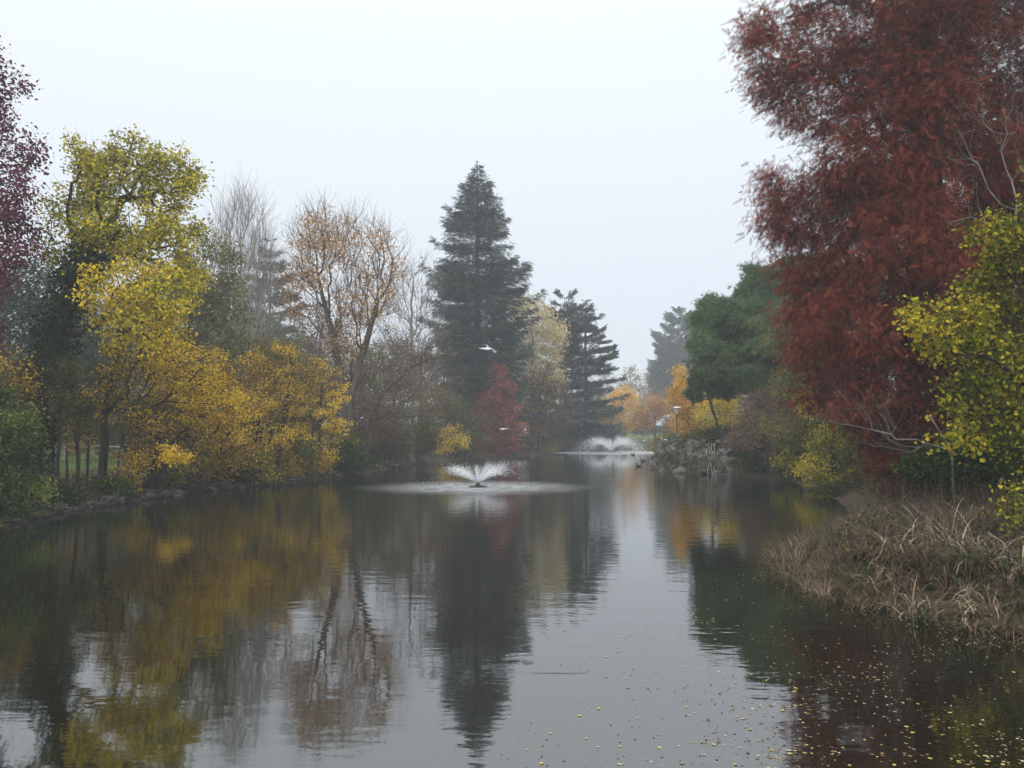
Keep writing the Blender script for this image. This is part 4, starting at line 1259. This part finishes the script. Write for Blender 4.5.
tag(link('floating_leaf_litter', np_mesh('floating_leaf_litter', V, F, FLOAT, np.repeat(rn.random(len(P)), 2))), 'scattered tiny leaves and specks drifting on the pond', 'leaves', kind='stuff')
p = on_water(556, 673)
stk = [(-.3, 0, .006), (-.1, .01, .008), (.15, -.005, .008), (.38, .012, .005)]
o = link('floating_stick', tube_mesh('floating_stick', stk, [.002, .004, .004, .0015], WOOD, 6))
o.location = p
tag(o, 'thin pale stick floating on the reflected sky in the lower middle', 'stick')

# ================================================================== FOUNTAINS
def fountain(c, label, H, Rr, n_jets, drops, seed, dr, fall):
    rg_ = np.random.default_rng(seed)
    root = empty('fountain', c, label, 'fountain', 'floating fountains in the pond')
    bm = bmesh.new()
    prof = [(0, -.12), (.42, -.12), (.48, -.05), (.46, .05), (.2, .08), (.1, .14), (.07, .22), (0, .22)]
    rings = []
    for r, z in prof:
        rings.append([bm.verts.new((r * math.cos(t), r * math.sin(t), z)) for t in [k * TAU / 20 for k in range(20)]] if r > 0 else [bm.verts.new((0, 0, z))])
    for a, b in zip(rings[:-1], rings[1:]):
        for k in range(20):
            f = [a[k % len(a)], a[(k + 1) % len(a)], b[(k + 1) % len(b)], b[k % len(b)]]
            f = list(dict.fromkeys(f))
            if len(f) > 2: bm.faces.new(f)
    link('float', bm_mesh('float', bm, rough_mat('black_plastic', [(.015, .015, .015), (.03, .03, .03)], 8, .1, .5), True), root)
    # jets thrown up and out; the drops spread and thin out past the top of the arc
    j = rg_.integers(0, n_jets, drops)
    az = j * TAU / n_jets + rg_.normal(size=drops) * .04
    u = rg_.random(drops)
    t = np.where(rg_.random(drops) < fall, .45 + .55 * u, .5 * u ** 1.5)
    jr, jt, ja = 1 + rg_.normal(size=n_jets) * .12, 1 + rg_.normal(size=n_jets) * .13, rg_.normal(size=n_jets) * .12
    az = az + ja[j]
    reach = Rr * jr[j] * (1 + rg_.normal(size=drops) * .13)
    top = H * .85 * jt[j] * (1 + rg_.normal(size=drops) * .12)
    x = t * reach
    z = top * 4 * t * (1 - t) + .15 * (1 - t)
    t2 = t + .012
    x2, z2 = t2 * reach, top * 4 * t2 * (1 - t2) + .15 * (1 - t2)
    sc = .008 + .1 * t + .12 * np.maximum(0, t - .35)
    J = rg_.normal(size=(drops, 3)) * sc[:, None]
    A = np.stack([np.cos(az) * x, np.sin(az) * x, z], 1) + J
    B = np.stack([np.cos(az) * x2, np.sin(az) * x2, z2], 1) + J
    ok = (A[:, 2] > .01) & (B[:, 2] > .01)
    A, B, t = A[ok], B[ok], t[ok]
    r = dr * rg_.uniform(.5, 1.3, len(A))
    B = A + nrm(B - A) * rg_.uniform(.03, .11, (len(A), 1))
    V, F = tubes(A, B, r, r * .4, 4)
    link('water_spray', np_mesh('water_spray', V, F, SPRAY), root)
    return root


fountain(FT1, 'nearer fountain throwing a V of white spray in mid pond', 1.0, 2.9, 19, 11000, 1, .0042, .03)
fountain(FT2, 'farther fountain with a low white dome of spray near the far bank', 1.6, 3.9, 22, 17000, 2, .012, .38)

# ================================================================== LAMP POST, FENCE, BIRDS
def lathe(name, prof, mat, seg=14):
    bm = bmesh.new()
    rings = [[bm.verts.new((r * math.cos(k * TAU / seg), r * math.sin(k * TAU / seg), z)) for k in range(seg)] for r, z in prof]
    for a, b in zip(rings[:-1], rings[1:]):
        for k in range(seg): bm.faces.new((a[k], a[(k + 1) % seg], b[(k + 1) % seg], b[k]))
    bm.faces.new(rings[0][::-1]); bm.faces.new(rings[-1])
    return bm_mesh(name, bm, mat, True)


lx = at(677, YH, 71)
lz = gz(lx.x, 71)
top = at(677, 407, 71).z
lamp = empty('lamp_post', (lx.x, 71, lz), 'dark green lamp post with a pale flat lantern above the rockery', 'lamp')
hh = top - lz
link('post', lathe('post', [(.14, -.1), (.14, .25), (.09, .32), (.07, .9), (.055, 1.0), (.045, hh - .75), (.07, hh - .68), (.05, hh - .62)], METAL), lamp)
link('lantern', lathe('lantern', [(.06, hh - .62), (.1, hh - .58), (.27, hh - .12), (.28, hh - .1)], LAMP_TOP, 8), lamp)
link('lamp_cap', lathe('lamp_cap', [(.36, hh - .1), (.37, hh - .06), (.2, hh + .01), (.03, hh + .04)], LAMP_TOP), lamp)

# rustic rail fence across the left lawn
fa, fb = base_at(28, 47), base_at(122, 47)
fence = empty('rail_fence', fa, 'low rustic rail fence with crossed braces on the lawn behind the left trees', 'fence')


def bar(a, b, r, mat, name):
    V, F = tubes(np.array([a]), np.array([b]), np.array([r]), np.array([r * .9]), 7)
    return link(name, np_mesh(name, V, F, mat, smooth=True), fence)


nb_ = 5
tops = []
for i in range(nb_ + 1):
    p = fa.lerp(fb, i / nb_)
    z0 = gz(p.x, p.y) - fa.z
    q0 = (p.x - fa.x, p.y - fa.y, z0 - .2)
    q1 = (p.x - fa.x, p.y - fa.y, z0 + 1.1)
    bar(q0, q1, .06, WOOD, 'post')
    tops.append((q0, q1))
for (a0, a1), (b0, b1) in zip(tops[:-1], tops[1:]):
    bar((a1[0], a1[1] - .03, a1[2] - .06), (b1[0], b1[1] - .03, b1[2] - .06), .05, WOOD, 'rail')
    bar((a0[0], a0[1] - .06, a0[2] + .45), (b1[0], b1[1] - .06, b1[2] - .15), .035, WOOD, 'brace')
    bar((a1[0], a1[1] - .09, a1[2] - .15), (b0[0], b0[1] - .09, b0[2] + .45), .035, WOOD, 'brace')


def fused(name, parts, mat, voxel):
    """One continuous surface from overlapping lofts: (points, radii, squash) chains."""
    bm = bmesh.new()
    for pts, rad, sq in parts:
        V, F = poly_tube(pts, rad, 10, 0)
        c = np.mean(V, 0)
        vs = []
        k = 10
        for i, v in enumerate(V):
            if sq != 1:
                ctr = Vector(pts[min(i // k, len(pts) - 1)])
                v = Vector(v); v.z = ctr.z + (v.z - ctr.z) * sq
            vs.append(bm.verts.new(tuple(v)))
        for f in F: bm.faces.new([vs[i] for i in dict.fromkeys(int(j) for j in f)])
        bm.faces.new([vs[i] for i in range(k)][::-1])
    bmesh.ops.recalc_face_normals(bm, faces=bm.faces)
    me = bm_mesh(name, bm, mat, True)
    tmp = bpy.data.objects.new('tmp', me)
    COL.objects.link(tmp)
    md = tmp.modifiers.new('r', 'REMESH'); md.mode = 'VOXEL'; md.voxel_size = voxel; md.use_smooth_shade = True
    dg = bpy.context.evaluated_depsgraph_get()
    out = bpy.data.meshes.new_from_object(tmp.evaluated_get(dg))
    bpy.data.objects.remove(tmp)
    out.name = name
    if not out.materials: out.materials.append(mat)
    return out


def gull(loc, label, rot, wing_up, scale=1.0, mat=WHITE_F, wm=GREY_F):
    root = empty('gull', loc, label, 'bird', 'birds flying over the pond')
    root.rotation_euler = rot
    root.scale = (scale,) * 3
    body = [((-.3, 0, .0), (-.22, 0, .0), (-.1, 0, 0), (.05, 0, 0), (.15, 0, .02), (.2, 0, .04), (.25, 0, .045), (.29, 0, .035)),
            (.025, .035, .062, .07, .052, .04, .036, .012), 1]
    tail = [((-.2, 0, 0), (-.3, 0, .0), (-.4, 0, -.005)), (.03, .05, .06), .2]
    link('body', fused('body', [body, tail], mat, .011), root)
    for s in (1, -1):
        w = [[(0.03, s * .03, .03), (.08, s * .2, .03 + wing_up * .2), (.06, s * .38, .03 + wing_up * .3), (-.04, s * .56, .03 + wing_up * .22), (-.14, s * .68, .03 + wing_up * .1)],
             [.085, .085, .07, .045, .008], .16]
        link('wing', fused('wing', [w], wm, .012), root)
    link('beak', lathe('beak', [(.014, 0), (.01, .03), (.002, .06)], BEAK, 8), root)
    bk = root.children[-1]
    bk.location = (.28, 0, .035); bk.rotation_euler = (0, R(98), 0)
    return root


gull(at(487, 349, 33), 'white and grey gull gliding in front of the big fir', (R(18), R(4), R(15)), .35, .75)
gull(at(503, 429, 46), 'small white gull flying low in front of the red tree', (R(-20), 0, R(20)), .5, .55)
gull(at(491, -3.5, 26), 'dark bird half cut off by the top edge of the photo', (R(10), R(-20), R(60)), -.3, .7, DARK_F, GREY_F)


def duck(px, py, label, rz, mat=DARK_F, loc=None, sc=1.0, name='duck', group='ducks on the pond', cat='duck'):
    p = loc if loc is not None else on_water(px, py)
    root = empty(name, p, label, cat, group, rz)
    root.scale = (sc,) * 3
    body = [((-.27, 0, .12), (-.2, 0, .08), (-.08, 0, .06), (.06, 0, .06), (.16, 0, .07), (.22, 0, .09)), (.02, .06, .1, .105, .08, .03), .85]
    neck = [((.14, 0, .08), (.19, 0, .16), (.2, 0, .23)), (.06, .038, .035), 1]
    head = [((.15, 0, .25), (.19, 0, .26), (.24, 0, .255), (.27, 0, .245)), (.03, .048, .04, .015), 1]
    link('body', fused('body', [body, neck, head], mat, .014), root)
    b = link('beak', lathe('beak', [(.02, 0), (.022, .03), (.012, .07)], BEAK, 8), root)
    b.location = (.26, 0, .245); b.rotation_euler = (0, R(95), 0); b.scale = (.6, 1, 1)
    for s in (1, -1):
        link('wing', fused('wing', [[[(-.22, s * .05, .13), (-.08, s * .085, .1), (.08, s * .085, .1)], [.015, .05, .03], .8]], mat, .012), root)
    return root


duck(633, 455, 'dark duck nearest the far fountain, farthest of three', R(10))
duck(643, 461, 'dark duck close to the rockery, middle of three', R(200))
duck(638.5, 466.5, 'dark duck nearest the camera of three', R(160))
q = at(664, 439.5, 60)
wb = duck(0, 0, 'white bird perched on the left end of the rockery', R(170), WHITE_F, loc=Vector((q.x, q.y, q.z - .1)), name='white_bird', group=None, cat='bird', sc=.8)
perch = link('boulder', BOULD[2], rock); perch.location = Vector((q.x, q.y, q.z - .62)) - rp; perch.scale = (1.3, 1.2, 1.4)
fl = at(644, 429, 132)
wb = duck(0, 0, 'small white bird standing on the far lawn', R(30), WHITE_F, loc=Vector((fl.x, fl.y, gz(fl.x, fl.y))), name='white_goose', group=None, cat='bird', sc=1.1)

# ================================================================== HAZE, SKY, LIGHT, CAMERA
bm = bmesh.new()
bmesh.ops.create_cube(bm, size=1)
hz = bm_mesh('haze', bm, new_mat('haze_air')[0])
m = hz.materials[0]
nt = m.node_tree
pv = nt.nodes.new('ShaderNodeVolumePrincipled')
pv.inputs['Color'].default_value = (.9, .95, 1, 1)
pv.inputs['Density'].default_value = .0012
pv.inputs['Anisotropy'].default_value = .2
nt.links.new(pv.outputs[0], [n for n in nt.nodes if n.type == 'OUTPUT_MATERIAL'][0].inputs['Volume'])
haze = link('haze', hz)
haze.scale = (1500, 1500, 41)
haze.location = (0, 0, -3 + 41 / 2 - .0)
tag(haze, 'thin grey mist over the whole park', 'haze', kind='stuff')

w = bpy.data.worlds.new('World')
SC.world = w
w.use_nodes = True
nt = w.node_tree
nt.nodes.clear()
L, N = nt.links.new, nt.nodes.new
wo, bg = N('ShaderNodeOutputWorld'), N('ShaderNodeBackground')
sky = N('ShaderNodeTexSky'); sky.sky_type = 'NISHITA'; sky.sun_disc = False
sky.sun_elevation = R(40); sky.sun_rotation = R(200); sky.dust_density = 6
tc, sp = N('ShaderNodeTexCoord'), N('ShaderNodeSeparateXYZ')
L(tc.outputs['Generated'], sp.inputs[0])
cr = ramp(nt, [(.50, .55, .63), (.60, .65, .73), (.74, .785, .82), (1, 1.0, 1.0)], [0, .1, .42, 1])
L(sp.outputs['Z'], cr.inputs[0])
sc_ = N('ShaderNodeMix'); sc_.data_type = 'RGBA'; sc_.blend_type = 'MULTIPLY'; sc_.inputs[0].default_value = 1
L(cr.outputs[0], sc_.inputs[6]); sc_.inputs[7].default_value = (10.3, 10.3, 10.3, 1)
zb = N('ShaderNodeMapRange'); zb.inputs[1].default_value = .45; zb.inputs[2].default_value = 1; zb.inputs[3].default_value = 1; zb.inputs[4].default_value = 2.4
L(sp.outputs['Z'], zb.inputs[0])
zm = N('ShaderNodeVectorMath'); zm.operation = 'SCALE'
L(sc_.outputs[2], zm.inputs[0]); L(zb.outputs[0], zm.inputs['Scale'])
mx = N('ShaderNodeMix'); mx.data_type = 'RGBA'; mx.inputs[0].default_value = .93
L(sky.outputs[0], mx.inputs[6]); L(zm.outputs[0], mx.inputs[7])
L(mx.outputs[2], bg.inputs[0])
bg.inputs[1].default_value = .1
L(bg.outputs[0], wo.inputs[0])

sl = bpy.data.lights.new('sun', 'SUN')
sl.energy = 1.4; sl.angle = R(25); sl.color = (1, .97, .93)
so = bpy.data.objects.new('sun', sl)
COL.objects.link(so)
so.rotation_euler = (R(50), 0, R(-20))
so.location = (0, 0, 60)

cam = bpy.data.cameras.new('camera')
co = bpy.data.objects.new('camera', cam)
COL.objects.link(co)
co.location = (0, 0, CAM_H)
co.rotation_euler = (R(90) + PITCH, 0, 0)
cam.sensor_width = 36
cam.lens = 36 * F_PX / 1024
cam.clip_end = 3000
SC.camera = co

SC.view_settings.view_transform = 'Standard'
SC.view_settings.look = 'None'
SC.view_settings.exposure = .38
SC.view_settings.gamma = 1
cy = SC.cycles
cy.use_denoising = True
cy.max_bounces = 6
cy.diffuse_bounces = 2
cy.glossy_bounces = 3
cy.transmission_bounces = 4
cy.transparent_max_bounces = 10
cy.volume_bounces = 2
cy.sample_clamp_indirect = 6
tot = sum(len(o.data.polygons) for o in SC.objects if o.type == 'MESH')
print('faces', tot, 'objects', len(SC.objects))
